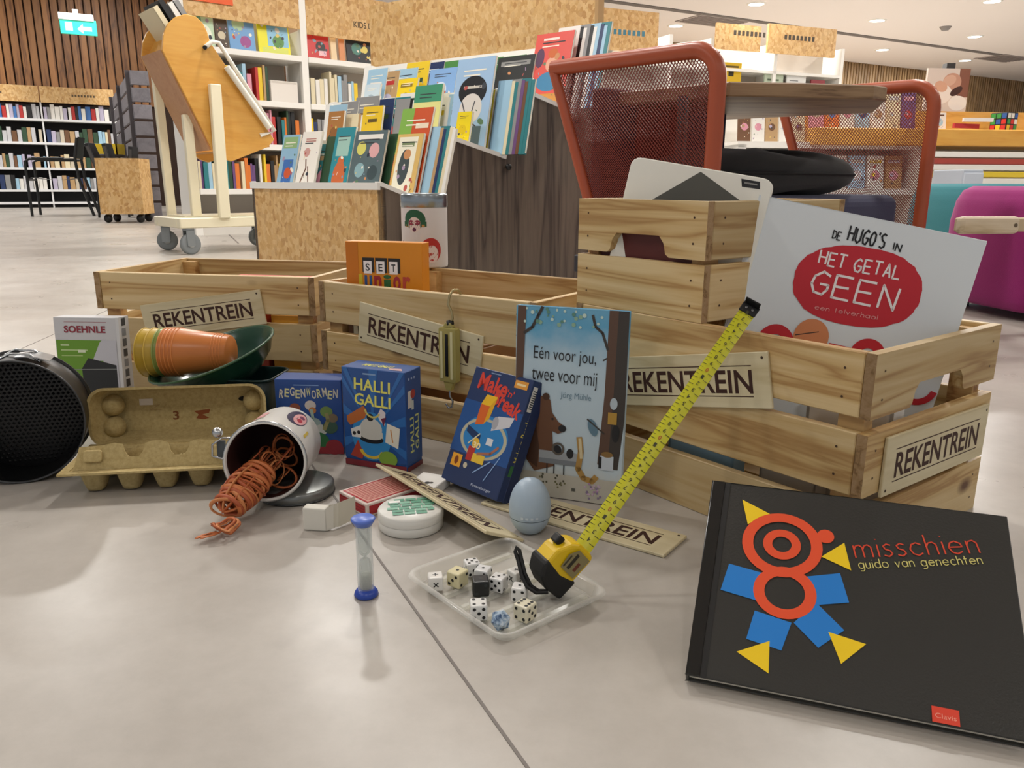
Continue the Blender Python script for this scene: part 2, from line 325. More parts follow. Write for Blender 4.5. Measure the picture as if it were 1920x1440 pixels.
# ================================================================== SETTING
E1 = Vector((.875, .484, 0)); E2 = Vector((-.484, .875, 0)); ZV = Vector((0, 0, 1)); ANG = math.atan2(.484, .875)
fl = G().box(-16, -5, -.1, 18, 26, 0).build('floor', FLOOR, kind='structure')
SEAM = mat('#77706b', .6)
def seam(p, q, wd):
    p = Vector(p); q = Vector(q); d = (q-p).normalized(); n = Vector((-d.y, d.x, 0))*wd/2
    G().add([p-n, q-n, q+n, p+n, p-n+ZV*.0006, q-n+ZV*.0006, q+n+ZV*.0006, p+n+ZV*.0006], [(4,5,6,7),(0,1,5,4),(1,2,6,5),(2,3,7,6),(3,0,4,7)]).build('floor_seam', SEAM, fl)
seam((.21, .10, 0), (-.55, 1.64, 0), .0028)
seam((-1.95, 5.7, 0), (-7.87, 19.9, 0), .012)
seam((-1.0, .2, 0), (-1.6, 4.2, 0), .002)
CE = mat('#e9e2de', .8, name='ceiling_paint')
ce = G().box(-3, -5, CEIL, 18, 26, CEIL+.2).build('ceiling', CE, kind='structure')
G().box(-16, -5, 3.7, -3, 26, 3.9).build('ceiling', CE, kind='structure')
G().box(-3.1, -5, CEIL, -3.0, 26, 3.7).build('trim_1', CE, kind='structure')
TR = mat('#6f6a68', .7)
def strip(a, b, wd, z, th, m, name, par):
    a = Vector(a); b = Vector(b); d = (b-a).normalized(); n = Vector((-d.y, d.x, 0))*wd/2
    G().hexa([a-n+ZV*(z-th), b-n+ZV*(z-th), b+n+ZV*(z-th), a+n+ZV*(z-th)], [a-n+ZV*z, b-n+ZV*z, b+n+ZV*z, a+n+ZV*z]).build(name, m, par)
t0 = Vector((1.209, 11.72, 0)); strip(t0-E1*9, t0+E1*16, .13, CEIL, .01, TR, 'ceiling_track', ce)
# ceiling vents
def vent(c, label):
    t = thing('ceiling_vent', label, 'vent', pose((c[0], c[1], CEIL), ANG), 'ceiling vents')
    G().box(-.5, -.3, -.012, .5, .3, 0).build('frame', mat('#a59c98', .6), t)
    for k in range(8): G().box(-.46, -.26+k*.066, -.02, .46, -.23+k*.066, -.012).build('slat', mat('#8f8683', .6), t)
vent((3.05, 13.1), 'grey ceiling vent left of the dark ceiling track above the mesh chair')
vent((9.6, 16.6), 'grey ceiling vent at the far right of the ceiling')
# downlights with their own lamps
DL = mat('#fff6ea', .5, emit=6.0, name='lamp_glow')
_dr = G().lathe([(.105,-.012),(.13,-.008),(.135,0)], 24).mesh('rim', WHITE); _dd = G().lathe([(0,-.010),(.105,-.010)], 24).mesh('lamp_disc', DL)
def downlight(x, y, z, label, power=1.0):
    t = thing('downlight', label, 'lamp', pose((x, y, z)), 'ceiling downlights'); obj('rim', _dr, t); obj('lamp_disc', _dd, t)
    l = bpy.data.lights.new('lamp_light', 'AREA'); l.shape = 'DISK'; l.size = .28; l.energy = LAMP_W*power; l.color = (1, .97, .925)
    o = bpy.data.objects.new('lamp_light', l); C.objects.link(o); o.parent = t; o.location = (0, 0, -.03)
for i, (x, y) in enumerate([(3.353,11.9),(2.554,13.48),(4.664,14.56),(5.51,12.99),(6.8,15.66),(7.72,14.28),(9.0,16.89),(6.48,11.67)]):
    downlight(x, y, CEIL, ['downlight nearest the top edge of the ceiling above the mesh chair','downlight beside the left ceiling vent','downlight halfway along the far side of the ceiling track','downlight in the middle of the near side of the ceiling track','downlight above the shelf signs near the far wall','downlight right of the round smoke detector','farthest downlight close to the right wall','downlight at the top right corner of the picture'][i], 2.4)
for x, y in [(-.25,2.95),(-2.35,2.4),(1.85,3.5),(-1.2,5.0),(1.0,5.8),(3.2,6.2),(-4.4,7.2),(-1.9,8.4),(4.2,3.6),(.4,9.0),(5.4,9.0),(2.6,9.2),(.2,-1.6),(-2.2,-1.2),(2.4,-.9),(4.0,.6),(-2.6,.5)]:
    downlight(x, y, 3.7 if x < -3 else CEIL, 'white round downlight out of view in the library ceiling', 1.7 if y > 5.5 else (.45 if y < 1 else 1.15))
for x, y in [(-6.5,9.6),(-9.0,11.6),(-6.0,12.6)]: downlight(x, y, 3.7, 'white round downlight out of view in the library ceiling', 2.6)
sd = thing('smoke_detector', 'small grey round smoke detector on the ceiling', 'detector', pose((6.8, 13.47, CEIL)))
G().lathe([(0,-.06),(.05,-.055),(.07,-.03),(.09,0)], 20).build('body', mat('#8b8583', .5), sd)
# ---- far left slatted wall
W0 = Vector((-8.54, 13.2, 0)) + E2*.42
def wallbox(o, x0, x1, y0, y1, z0, z1, m, name): return G().box(x0, y0, z0, x1, y1, z1).build(name, m, M=pose(o, ANG), kind='structure')
wl = wallbox(W0, -2, 9.5, .04, .14, 0, 3.7, mat('#2f1c10', .8), 'wall_back_left')
sl = G().box(0, 0, 0, .104, .04, 1.95).mesh('slat', SLATB, .004)
for k in range(60): obj('slat', sl, wl, Matrix.Translation((-.5+k*.125, 0, 1.72)))
# ---- far right wall
W1 = Vector((6.36, 16.9, 0))
wr = wallbox(W1, -6.5, 14, .04, .14, 0, CEIL, mat('#8b7352', .8), 'wall_back_right')
sl2 = G().box(0, 0, 0, .052, .04, 1.5).mesh('slat', SLATL, .003)
for k in range(120): obj('slat', sl2, wr, Matrix.Translation((-.6+k*.085, 0, CEIL-1.5)))
wallbox(W1+E1*14, 0, .1, -13, .14, 0, CEIL, mat('#d9d2ca', .8), 'wall_right')
bc = thing('black_column', 'narrow black column before the slatted right wall', 'column', pose(aty(1776, 150, 14.0)*1, 0)); bc.location.z = 0
G().box(-.07, -.07, 0, .07, .07, 2.38).build('post', mat('#2d2b2b', .5), bc); G().box(-.09, -.09, 0, .09, .09, .04).build('foot_plate', mat('#2d2b2b', .5), bc)

# ================================================================== BACKGROUND
rnd = random.Random(7)
def book_row(o, e, n, x0, x1, z, hmin, hmax, wmin, wmax, pal, place, group, depth=.16, gapp=.06):
    """books standing spine-forward along direction e from o+e*x0 to o+e*x1; n points away from the reader"""
    M0 = frame(o, e, n); x = x0; i = 0
    while x < x1-.01 and i < 35:
        wd = min(rnd.uniform(wmin, wmax), x1-x)
        if wd < wmin*.6: break
        h = rnd.uniform(hmin, hmax); c = rnd.choice(pal)
        ubook(M0 @ Matrix.Translation((x, rnd.uniform(0, .02), z)), (wd*.94, depth, h), c, f'{c} book, {ordn(i)} from left, {place}', group)
        x += wd + (rnd.uniform(.01, .05) if rnd.random() < gapp else 0); i += 1
# ---- exit sign
es = thing('exit_sign', 'lit green emergency exit sign on the brown slatted wall', 'sign', frame(aty(110, 62, 13.0), E1, ZV))
G().box(.02, .20, -.06, .50, .30, .02).build('housing', mat('#dfe4e0', .4), es, .006); G().box(.03, 0, -.03, .53, .22, 0).build('panel', mat('#2fc3a0', .3, emit=.45), es, .004)
G().box(.22, .30, -.04, .30, .36, 0).build('mount', mat('#dfe4e0', .4), es)
f = Face(es, (0,0,0)); wm = mat('#bfe9dc', .4, emit=.4); f.rect(.10,.05,.2,.17,wm).poly([(.26,.08),(.34,.16),(.34,.12),(.46,.12),(.46,.06),(.34,.06),(.34,.02)],wm); f.done()
# ---- far left bookcase
S0 = Vector((-8.54, 13.2, 0)); SH = mat('#e4e5e6', .4)
bk = thing('library_bookcase', 'long white library bookcase under the brown slatted wall', 'bookcase', frame(S0, E1, E2))
for x in (-.55, .93, 2.02): G().box(x-.012, 0, 0, x+.012, .3, 1.68).build('upright', SH, bk)
for z in (.09, .293, .645, 1.05, 1.42): G().box(-.55, -.02, z-.035, 2.02, .3, z).build('shelf', SH, bk)
G().box(-.55, .3, 0, 2.02, .32, 1.66).build('back_panel', mat('#1f1e20', .8), bk); G().box(-.55, .05, 0, 2.02, .06, .055).build('plinth', mat('#101011', .8), bk)
for x0, x1 in ((-.55, .92), (.94, 2.02)):
    h = G().box(x0, -.03, 1.673, x1, 0, 1.925).build('header_board', OSB_F, bk)
    f = Face(h, (x0, -.03, 1.673), (1,0,0), (0,0,1)); 
    for q in range(8): f.rect((x1-x0)*.42+q*.045, .11, (x1-x0)*.42+q*.045+.028, .145, mat('#5d4c38', .7), 'lettering')
    f.done()
COLS.update({'lavender':'#b7b0c6','pale grey':'#c3c3c6','beige':'#c9bda9'}); pal = ['white','grey','black','brown','lavender','light blue','pale grey','dark blue','tan','cream','dark green','beige','pale grey','white']
for ri, (z, zn) in enumerate(((1.42,'top'),(1.05,'second'),(.645,'third'),(.293,'fourth'))):
    for bi, (x0, x1) in enumerate(((-.25,.9),(.96,1.99))):
        book_row(S0, E1, E2, x0, x1, z, .17, .235, .04, .085, (['white','light blue','grey','lavender','blue','red','pale grey','black','white','lavender'] if z == 1.42 else pal), f'{zn} shelf, {["left","right"][bi]} bay of far left bookcase', 'books in the far left bookcase')
# ---- black armchair far left
ch = thing('tubular_chair', 'thin black metal armchair before the far left bookcase', 'chair', pose((-5.75, 10.4, 0), R(20)))
BK = mat('#1d1f1f', .4)
for y in (-.26, .26):
    G().tube([(-.33,y,0),(-.33,y,.66),(-.28,y,.69),(.2,y,.69)], .016).build('leg', BK, ch); G().tube([(.36,y,0),(.24,y,.45),(.22,y,.69),(.27,y,.95)], .018).build('leg', BK, ch)
    G().box(-.25,y-.025,.69,.1,y+.025,.715).build('armrest', BK, ch, .008)
G().grid(lambda u,v: (-.3+u*.52, -.25+v*.5, .47-.03*math.sin(u*3.1)), 8, 2).build('seat', mat('#3a3d3b', .6), ch)
G().grid(lambda u,v: (.23+.05*v+.04*math.sin(u*3.14), -.26+u*.52, .70+.26*v), 10, 3).build('backrest', mat('#4a5048', .6), ch)
G().tube([(-.33,-.26,.44),(-.33,.26,.44)], .012).build('crossbar', BK, ch)
# ---- OSB box on wheels
ob = thing('box_on_wheels', 'chipboard box on casters beside the grey slatted screen', 'box', pose((-4.33, 8.5, 0), R(8)) @ Matrix.Diagonal((.86,1,1,1)))
for a in ((0,0,.09,.50,.02,.66),(0,.36,.09,.50,.38,.66),(0,.02,.09,.02,.36,.66),(.48,.02,.09,.50,.36,.66)): G().box(*a).build('side_panel', OSB_F, ob)
G().box(.02,.02,.09,.48,.36,.11).build('bottom_panel', OSB_F, ob)
for x in (.06,.44):
    for y in (.05,.33): G().lathe([(0,-.015),(.045,-.015),(.045,.015),(0,.015)], 14, M=pose((x,y,.045)) @ Matrix.Rotation(R(90),4,'X')).build('caster', BLACK, ob)
for i,(x,a) in enumerate(((.12,-18),(.2,-10),(.28,6))):
    t = thing('folder', ['leaning black folder, leftmost in the chipboard box on wheels','upright black folder in the middle of the chipboard box','tilted black folder, rightmost in the chipboard box'][i], 'folder', TM[ob.name] @ Matrix.Translation((x,.1,.11)) @ Matrix.Rotation(R(a),4,'Y'), 'folders in the chipboard box')
    G().box(0,0,0,.05,.2,.74-.03*i).build('cover', mat('#17171a', .6), t, .004); G().box(.008,-.002,.02,.042,.2,.71-.03*i).build('paper_block', mat('#4b4848', .7), t)
yb = ubook(frame((-5.05, 9.8, .74), (1,0,0), (0,1,0)), (.34,.2,.12), 'yellow', 'yellow lying book behind the chipboard box on wheels')
yt = thing('side_stool', 'small dark stool under the yellow lying book', 'stool', pose((-4.88, 9.9, 0)))
G().lathe([(0,.71),(.19,.71),(.19,.74),(0,.74)], 20).build('seat', mat('#4a4038', .6), yt)
for k in range(4): G().tube([(.13*math.cos(k*1.57+.7),.13*math.sin(k*1.57+.7),.71),(.17*math.cos(k*1.57+.7),.17*math.sin(k*1.57+.7),0)], .014).build('leg', BLACK, yt)
# ---- grey slatted screen
gs = thing('slatted_screen', 'grey wooden slatted screen standing behind the book trolley', 'screen', frame((-4.09, 9.0, 0), Vector((-1.61, 2.9, 0)), Vector((-2.9,-1.61,0))))
for k in range(9): G().box(-.04, -.012, .05+k*.172, 3.3, .012, .195+k*.172).build('board', GREYW, gs, .004); 
for k in range(9): G().box(-.06, -.17, .05+k*.172, -.036, .012, .195+k*.172).build('end_board', GREYW, gs, .004)
for x in (.03, 1.6, 3.2): G().box(x, .012, 0, x+.06, .05, 1.58).build('post', mat('#4a4548', .7), gs)
# ---- white shelving KIDS
Lp = Vector((-2.67, 6.4, 0)); SD = Vector((.77, .64, 0)).normalized(); SN = Vector((-SD.y, SD.x, 0))
ws = thing('white_shelving', 'tall white metal shelving unit behind the book trolley with children books', 'bookcase', frame(Lp, SD, SN))
for x in (.17, 1.17, 2.2):
    G().box(x-.03, -.02, 0, x+.03, .03, 2.3).build('upright', WHITE, ws, .003); G().box(x-.012, .03, 0, x+.012, .34, 1.66).build('end_panel', WHITE, ws)
LV = (.16, .37, .73, 1.075, 1.45)
for x0, x1 in ((.2, 1.14), (1.2, 2.17)):
    for z in LV: s_ = G().box(x0, -.03, z-.045, x1, .33, z).build('shelf', WHITE, ws, .003)
    G().box(x0, .33, 0, x1, .345, 1.8).build('back_panel', mat('#b8b0a6', .7), ws)
    G().box(x0, .0, 0, x1, .02, .11).build('plinth', mat('#d8d4cc', .5), ws)
hb = G().box(.2, -.02, 1.66, 1.14, 0, 2.12).build('header_board', OSB_F, ws)
f = Face(hb, (.2, -.02, 1.66), (1,0,0), (0,0,1)); f.text('JAAR', .42, .178, .12, .045, mat('#5a4630', .7)); f.text('0-6', .24, .178, .09, .045, mat('#5a4630', .7)); f.done()
hb2 = G().box(1.2, -.02, 1.63, 2.17, 0, 1.98).build('header_board', OSB_F, ws)
f = Face(hb2, (1.2, -.02, 1.63), (1,0,0), (0,0,1)); f.text('KIDS D-K', .57, .13, .25, .05, mat('#4a3a28', .7), 0, .015); f.done()
def wsbook(x, z, dims, col, label, art=None, tilt=0):
    M = frame(Lp, SD, SN) @ Matrix.Translation((x, .03, z+.001)) @ Matrix.Rotation(R(-6), 4, 'X')
    t = thing('picture_book', label, 'book', M, 'face-out books on the white shelving')
    g = G(); g.box(0,0,0,dims[0],.015,dims[1]); g.box(.004,.002,.004,dims[0]+.001,.013,dims[1]-.004,1); g.build('cover', [mat(col,.4), PAGE], t)
    f = Face(t, (0,0,0), (1,0,0), (0,0,1))
    for a in art or []: getattr(f, a[0])(*[(v if not isinstance(v, str) or a[0] == 'text' and i == 0 else mat(v,.45)) for i, v in enumerate(a[1:])])
    if art: detail(f, dims[0], dims[1], 14)
    f.done(); return t
wsbook(.20,1.45,(.24,.30),'#b9d3b4','pale green picture book face-out above the trolley, top left of white shelving',[('disc',.09,.2,.06,'#6fa18a'),('disc',.15,.1,.07,'#e6ecd9'),('rect',.02,.25,.2,.28,'#2f6e63')])
wsbook(.45,1.45,(.10,.28),'#4b3d30','dark brown narrow book beside the pale green one on the white shelving',[('disc',.05,.1,.03,'#c9bfa4')])
wsbook(.56,1.45,(.21,.27),'#6e9fd0','light blue picture book with a pink pot on the white shelving top shelf',[('disc',.13,.07,.045,'#9c4f8f'),('disc',.08,.2,.05,'#a9c7a0'),('rect',.02,.23,.15,.26,'#d9dc8a')])
wsbook(.80,1.45,(.27,.33),'#e8e21e','bright yellow picture book on the white shelving top shelf',[('rect',.08,.06,.26,.24,'#8fc3e0'),('disc',.17,.1,.05,'#5c8f4a'),('rect',.03,.01,.25,.05,'#d8df6a')])
wsbook(1.23,1.45,(.20,.26),'#c22a28','red picture book right of the white upright on the top shelf',[('disc',.12,.1,.045,'#333333'),('rect',.03,.2,.18,.24,'#e6c23a'),('rect',.1,.03,.17,.07,'#e6b8c0')])
wsbook(1.45,1.45,(.05,.22),'#e1c9a0','thin cream book between the red and black books on the white shelving')
wsbook(1.53,1.45,(.05,.22),'#d08a58','thin orange-brown book beside the black face-out book')
wsbook(1.60,1.45,(.26,.28),'#1d2126','black picture book beside the tall chipboard panel on the top shelf',[('disc',.1,.12,.05,'#4c7f74'),('disc',.18,.12,.03,'#d8c86a'),('rect',.03,.22,.22,.25,'#6b2c3c')])
tb = G().box(0,-.05,0,.24,-.03,.10).build('teal_strip', mat('#2d8a94',.4), M=frame(Lp,SD,SN)@Matrix.Translation((.76,.06,1.74))); tag(tb,'teal book edge peeking above the bright yellow picture book','book'); tb.name='book'
og = thing('shelf_label', 'orange label board on the header of the white shelving', 'sign', frame(Lp,SD,SN)@Matrix.Translation((.22,-.035,1.765)))
G().box(0,0,0,.36,.008,.14).build('board', mat('#e8602a',.5), og); f = Face(og,(0,0,0),(1,0,0),(0,0,1))
for q in range(6): f.rect(.04+q*.045,.04,.065+q*.045,.085,mat('#f3b9a0',.5),'lettering')
f.done()
pl = thing('shelf_label', 'purple label board left of the orange one on the white shelving', 'sign', frame(Lp,SD,SN)@Matrix.Translation((-.02,-.035,1.80))); G().box(0,0,0,.21,.008,.2).build('board', mat('#6a62a8',.5), pl); Face(pl,(0,0,0),(1,0,0),(0,0,1)).rect(.02,.05,.15,.09,mat('#d9d6e8',.5)).done()
pk = ['white','yellow','red','orange','teal','dark green','pink','light blue','cream','black','purple','tan']
for z, zn in ((1.075,'second'),(.73,'third'),(.37,'fourth')):
    book_row(Lp+SN*.03, SD, SN, .22, (.86 if z == 1.075 else 1.12), z, .19, .29, .016, .042, pk, f'{zn} shelf, left bay of white shelving', 'books in the white shelving')
    book_row(Lp+SN*.03, SD, SN, 1.22, 1.7, z, .2, .29, .02, .045, ['red','yellow','cream','grey','dark blue','white','light blue'], f'{zn} shelf, right bay of white shelving', 'books in the white shelving')
bx = thing('book_end', 'plain white box at the right of the second shelf of the white shelving', 'box', frame(Lp,SD,SN)@Matrix.Translation((.87,.02,1.076))); G().box(0,0,0,.24,.2,.17).build('body', mat('#e3ddd5',.5), bx, .003); G().box(.01,-.002,.15,.23,.0,.165).build('lid_edge', mat('#cfc8be',.5), bx)

# ---- wooden book trolley
TO = Vector((-1.93, 4.80, 0)); TX = Vector((.75, .66, 0)).normalized(); TY = Vector((-TX.y, TX.x, 0)); MT = frame(TO, TX, TY); MI = MT.inverted()
tr = thing('book_trolley', 'tilted ochre wooden book trough on a cream steel trolley with casters', 'trolley', MT)
for b in ((-.06,-.03,.155,.66,.03,.215),(-.06,.37,.155,.66,.43,.215),(-.06,.03,.155,0,.37,.215),(.6,.03,.155,.66,.37,.215)): G().box(*b).build('base_bar', CREAM, tr, .005)
G().box(0,.05,.215,.6,.35,.225).build('base_plate', CREAM, tr)
wh = G().lathe([(.0,-.016),(.05,-.016),(.062,-.012),(.062,.012),(.05,.016),(0,.016)], 20).mesh('wheel', mat('#7d8284',.5))
hubm = G().lathe([(0,-.02),(.022,-.02),(.022,.02),(0,.02)], 12).mesh('hub', mat('#b4b8b9',.4)); fk = G().box(-.03,-.024,-.01,.02,-.018,.085).box(-.03,.018,-.01,.02,.024,.085).box(-.03,-.024,.08,.02,.024,.093).mesh('fork', mat('#8f9496',.35,.6))
for x, y, a in ((0,0,10),(0,.40,-25),(.6,0,35),(.6,.40,0)):
    cs = obj('caster', fk, tr, pose((x,y,.062),R(a))); obj('wheel', wh, cs, Matrix.Rotation(R(90),4,'X')); obj('hub', hubm, cs, Matrix.Rotation(R(90),4,'X'))
def tpl(px, py, yy=0.0): return MI @ atplane(px, py, TO+TY*yy, TY)
def post(px0, py0, px1, yy, wd=.055):
    a = tpl(px0, py0, yy); x1 = tpl(px1, 400, yy).x; G().hexa([(x1-wd/2,yy-.02,.21),(x1+wd/2,yy-.02,.21),(x1+wd/2,yy+.02,.21),(x1-wd/2,yy+.02,.21)], [(a.x-wd/2,yy-.02,a.z),(a.x+wd/2,yy-.02,a.z),(a.x+wd/2,yy+.02,a.z),(a.x-wd/2,yy+.02,a.z)]).build('post', CREAM, tr, .004)
post(402,158,420,-.03, .065); post(350,215,368,.10,.055); post(292,140,322,.40,.05)
sp = [(302,95),(304,66),(312,46),(326,33),(345,27),(364,31),(378,44),(386,60),(392,80),(512,262),(500,276),(432,303),(414,297),(396,280)]
sp3 = [tpl(x, y, .02) for x, y in sp]
for yy, nm in ((.02,'side_panel'),(.38,'side_panel')):
    g = G(); g.prism([(p.x, p.z) for p in sp3], 0, .02, M=Matrix.Translation((0,yy,0)) @ Matrix.Rotation(R(90),4,'X') ); g.build(nm, OCHRE, tr, .003)
def quadboard(a, b, y0, y1, th, m, nm):
    d = (Vector((b[0],0,b[1]))-Vector((a[0],0,a[1]))); n = Vector((-d.z,0,d.x)).normalized()*th
    A = Vector((a[0],0,a[1])); B = Vector((b[0],0,b[1])); Y0 = Vector((0,y0,0)); Y1 = Vector((0,y1,0))
    return G().hexa([A+Y0,B+Y0,B+n+Y0,A+n+Y0],[A+Y1,B+Y1,B+n+Y1,A+n+Y1]).build(nm, m, tr)
P_ = lambda x, y: (tpl(x, y, .02).x, tpl(x, y, .02).z)
quadboard(P_(304,92), P_(396,281), .02, .36, -.012, OCHRE_SHADE, 'bottom_board')
quadboard(P_(310,100), P_(330,58), .02, .36, -.012, OCHRE, 'front_board')
quadboard(P_(400,284), P_(505,272), .02, .36, -.012, OCHRE, 'end_board')
quadboard(P_(335,160), P_(398,92), .02, .36, -.012, OCHRE, 'divider')
G().tube([tpl(385,88,0),tpl(398,78,-.02),tpl(410,80,-.02),tpl(515,246,-.02),tpl(488,254,0)], .013).build('rail', mat('#e7e3d6',.3), tr)
G().tube([tpl(425,125,-.03),tpl(505,240,-.03)], .02).build('clamp_bar', mat('#dcd8ca',.3), tr)
G().tube([tpl(386,88,.03),tpl(384,89,-.04)], .012).build('bolt', BLACK, tr)
for i, (px, py, hh, c) in enumerate(((318,62,.26,'cream'),(330,54,.28,'black'),(342,50,.24,'white'),(354,48,.25,'grey'))):
    p = tpl(px, py, .06); M = MT @ Matrix.Translation(p) @ Matrix.Rotation(R(-32),4,'Y') @ Matrix.Translation((0,0,-.04))
    ubook(M, (.03,.26,hh*.72), c, f'{c} book, {ordn(i)} from left in the trolley trough', 'books in the trolley')

# ---- tiered display unit
FN = Vector((-.488,3.0,0)); FF = Vector((-1.13,3.53,0)); BN = Vector((.352,3.48,0)); BF = Vector((-.70,4.25,0))
def dsp(t, s, z):   # t 0 near .. 1 far along the row, s 0 front .. 1 back
    return (FN*(1-s)+BN*s)*(1-t) + (FF*(1-s)+BF*s)*t + ZV*z
du_ = thing('book_display', 'tiered book display with chipboard front, grey wood side and tall chipboard back', 'display', pose(FN*1)); DI = TM[du_.name].inverted()
def dq(b, t_): return G().hexa([DI@p for p in b], [DI@p for p in t_])
prof = [(0,.41),(.20,.335),(.285,.585),(.545,.515),(.61,.775),(.87,.70),(.955,.98)]
# end panels follow the steps
for t, tt in ((0,.02),(1,.98)):
    g = G(); ps = [(0,0)]+prof+[(1,.98),(1,0)]; A = [DI@dsp(t,s,z) for s,z in ps]; B = [DI@dsp(tt,s,z) for s,z in ps]; n = len(ps)
    g.add(A+B, [tuple(range(n)), tuple(range(2*n-1,n-1,-1))]+[(i,n+i,n+(i+1)%n,(i+1)%n) for i in range(n)]); g.build('end_panel', ASH, du_)
    # white edge trim along the steps, lying on the panel edge
    for k in range(len(prof)-1):
        (s0,z0),(s1,z1) = prof[k],prof[k+1]
        e0 = -.004 if t == 0 else 1.004; e1_ = .035 if t == 0 else .965
        L0 = [dsp(e0,s0,z0),dsp(e1_,s0,z0),dsp(e1_,s1,z1),dsp(e0,s1,z1)]; up = Vector((0,0,.02)); off = ZV*.016 if k % 2 == 0 else Vector((-.018,-.008,.004))
        dq(L0, [p+off for p in L0]).build('edge_trim', WHITE, du_)
dq([dsp(0,.0,0),dsp(1,0,0),dsp(1,.02,0),dsp(0,.02,0)],[dsp(0,0,.40),dsp(1,0,.40),dsp(1,.02,.40),dsp(0,.02,.40)]).build('front_panel', OSB, du_)
for k in (0,2,4):
    (s0,z0),(s1,z1) = prof[k],prof[k+1]; L0 = [dsp(.03,s0,z0-.012),dsp(.97,s0,z0-.012),dsp(.97,s1,z1-.012),dsp(.03,s1,z1-.012)]
    dq(L0,[p+ZV*.018 for p in L0]).build('shelf', WHITE, du_)
    L1 = [dsp(0,s0-.012,z0-.014),dsp(1,s0-.012,z0-.014),dsp(1,s0+.004,z0-.014),dsp(0,s0+.004,z0-.014)]; dq(L1,[p+ZV*.026 for p in L1]).build('shelf_lip', WHITE, du_)
    (s2,z2) = prof[k+2]; L2 = [dsp(.03,s1,z1),dsp(.97,s1,z1),dsp(.97,s1+.012,z1),dsp(.03,s1+.012,z1)]; dq(L2,[dsp(.03,s2,z2),dsp(.97,s2,z2),dsp(.97,s2+.012,z2),dsp(.03,s2+.012,z2)]).build('riser', WHITE, du_)
dq([dsp(0,.97,0),dsp(1,.97,0),dsp(1,1,0),dsp(0,1,0)],[dsp(0,.97,1.265),dsp(1,.97,1.265),dsp(1,1,1.265),dsp(0,1,1.265)]).build('back_panel', OSB, du_)
G().hexa([DI@dsp(-.012,.97,0),DI@dsp(0,.97,0),DI@dsp(0,1.0,0),DI@dsp(-.012,1.0,0)],[DI@dsp(-.012,.97,1.265),DI@dsp(0,.97,1.265),DI@dsp(0,1,1.265),DI@dsp(-.012,1,1.265)]).build('edge_strip', mat('#b69263',.6), du_)
for s,z in ((.545,.505),(.87,.69)): G().lathe([(0,-.02),(.012,-.02),(.012,.02),(0,.02)],10,M=Matrix.Translation(DI@dsp(-.01,s+.005,z-.02))@Matrix.Rotation(R(90),4,'X')).build('bolt', BLACK, du_)
RD = (FN-FF).normalized(); 
def dbook(tier, xi, wd, ht, col, label, art=(), th=.012, back=0.0, group='books on the tiered display'):
    """xi metres from the far end of the tier"""
    (s0,z0) = prof[2*tier]; (s1,z1) = prof[2*tier+1]; (s2,z2) = prof[2*tier+2]
    Ln = (dsp(0,s1,0)-dsp(1,s1,0)).length; t = 1-xi/Ln; fr = .78-back
    p = dsp(t, s0+(s1-s0)*fr, z0+(z1-z0)*fr+.010)
    q1 = dsp(t,s1,z1); q2 = dsp(t,s2,z2); up = (q2-q1).normalized()
    M = frame(p, RD, up)
    T = thing('picture_book', label, 'book', M, group)
    g = G(); g.box(0,0,-th,wd,ht,0); g.box(.003,.004,-th+.002,wd+.0008,ht+.0008,-.002,1); g.build('cover', [mat(col,.35), PAGE], T)
    if art:
        f = Face(T,(0,0,0)); 
        for a in art: getattr(f, a[0])(*[(v if not isinstance(v, str) or a[0] == 'text' and i == 0 else mat(v,.4)) for i, v in enumerate(a[1:])])
        detail(f, wd, ht, 11); f.done()
    return T
def bars(w_, h_, c): return [('rect',w_*.15,h_*.82,w_*.85,h_*.88,c),('rect',w_*.25,h_*.72,w_*.75,h_*.77,c)]
TN = ['lowest','middle','top']
def stack(tier, x, n, pal_, wd, ht, lab0):
    for i in range(n):
        c = pal_[i % len(pal_)]; dbook(tier, x+i*.016, wd, ht*(1-.02*(i % 3)), COLS[c], f'{c} thin book, {ordn(i)} in edge-on stack {lab0}', th=.012, back=-.12+.0*i)
# lowest tier, far (left) to near (right)
L1_ = (dsp(0,.2,0)-dsp(1,.2,0)).length
B1 = [(.00,.12,.27,'#8fb6cf','pale blue picture book with a red ball, far left of the lowest display tier',[('disc',.07,.1,.035,'#b34a32'),('rect',.03,.05,.1,.16,'#3f6cae'),('disc',.07,.1,.025,'#c9552e'),('rect',.01,.21,.11,.26,'#8fb07a')]),
 (.14,.13,.28,'#ece6dc','white picture book with brown strokes, second on the lowest display tier',[('disc',.05,.19,.02,'#c99a92'),('line',[(.03,.05),(.06,.12),(.05,.16)],.008,'#6d4a3a'),('line',[(.09,.06),(.07,.13)],.006,'#6d4a3a'),('rect',.03,.235,.1,.25,'#b8837a')]),
 (.37,.12,.29,'#2f8a96','teal picture book with an orange fox, on the lowest display tier',[('rect',.02,.17,.1,.25,'#9fc4b8'),('disc',.06,.08,.04,'#c9683a',.07),('disc',.06,.15,.02,'#c9683a')]),
 (.50,.19,.27,'#57686c','grey-green picture book with many small faces, on the lowest display tier',[('disc',.05,.2,.028,'#d6cf6a'),('disc',.13,.19,.03,'#d9a6a6'),('disc',.06,.11,.03,'#88aab0'),('disc',.14,.1,.03,'#3b4a4e'),('disc',.05,.04,.026,'#d2a79e'),('disc',.13,.03,.024,'#b8c7a2'),('rect',.02,.235,.17,.255,'#e6e2da')]),
 (.76,.14,.25,'#d7b36a','tan picture book with a white scribble cover, near end of the lowest display tier',[('rect',.012,.012,.115,.238,'#e9e4cf'),('disc',.06,.12,.03,'#3f4a4c',.07),('disc',.07,.17,.02,'#c58a5a'),('rect',.03,.2,.1,.22,'#7a8a62')])]
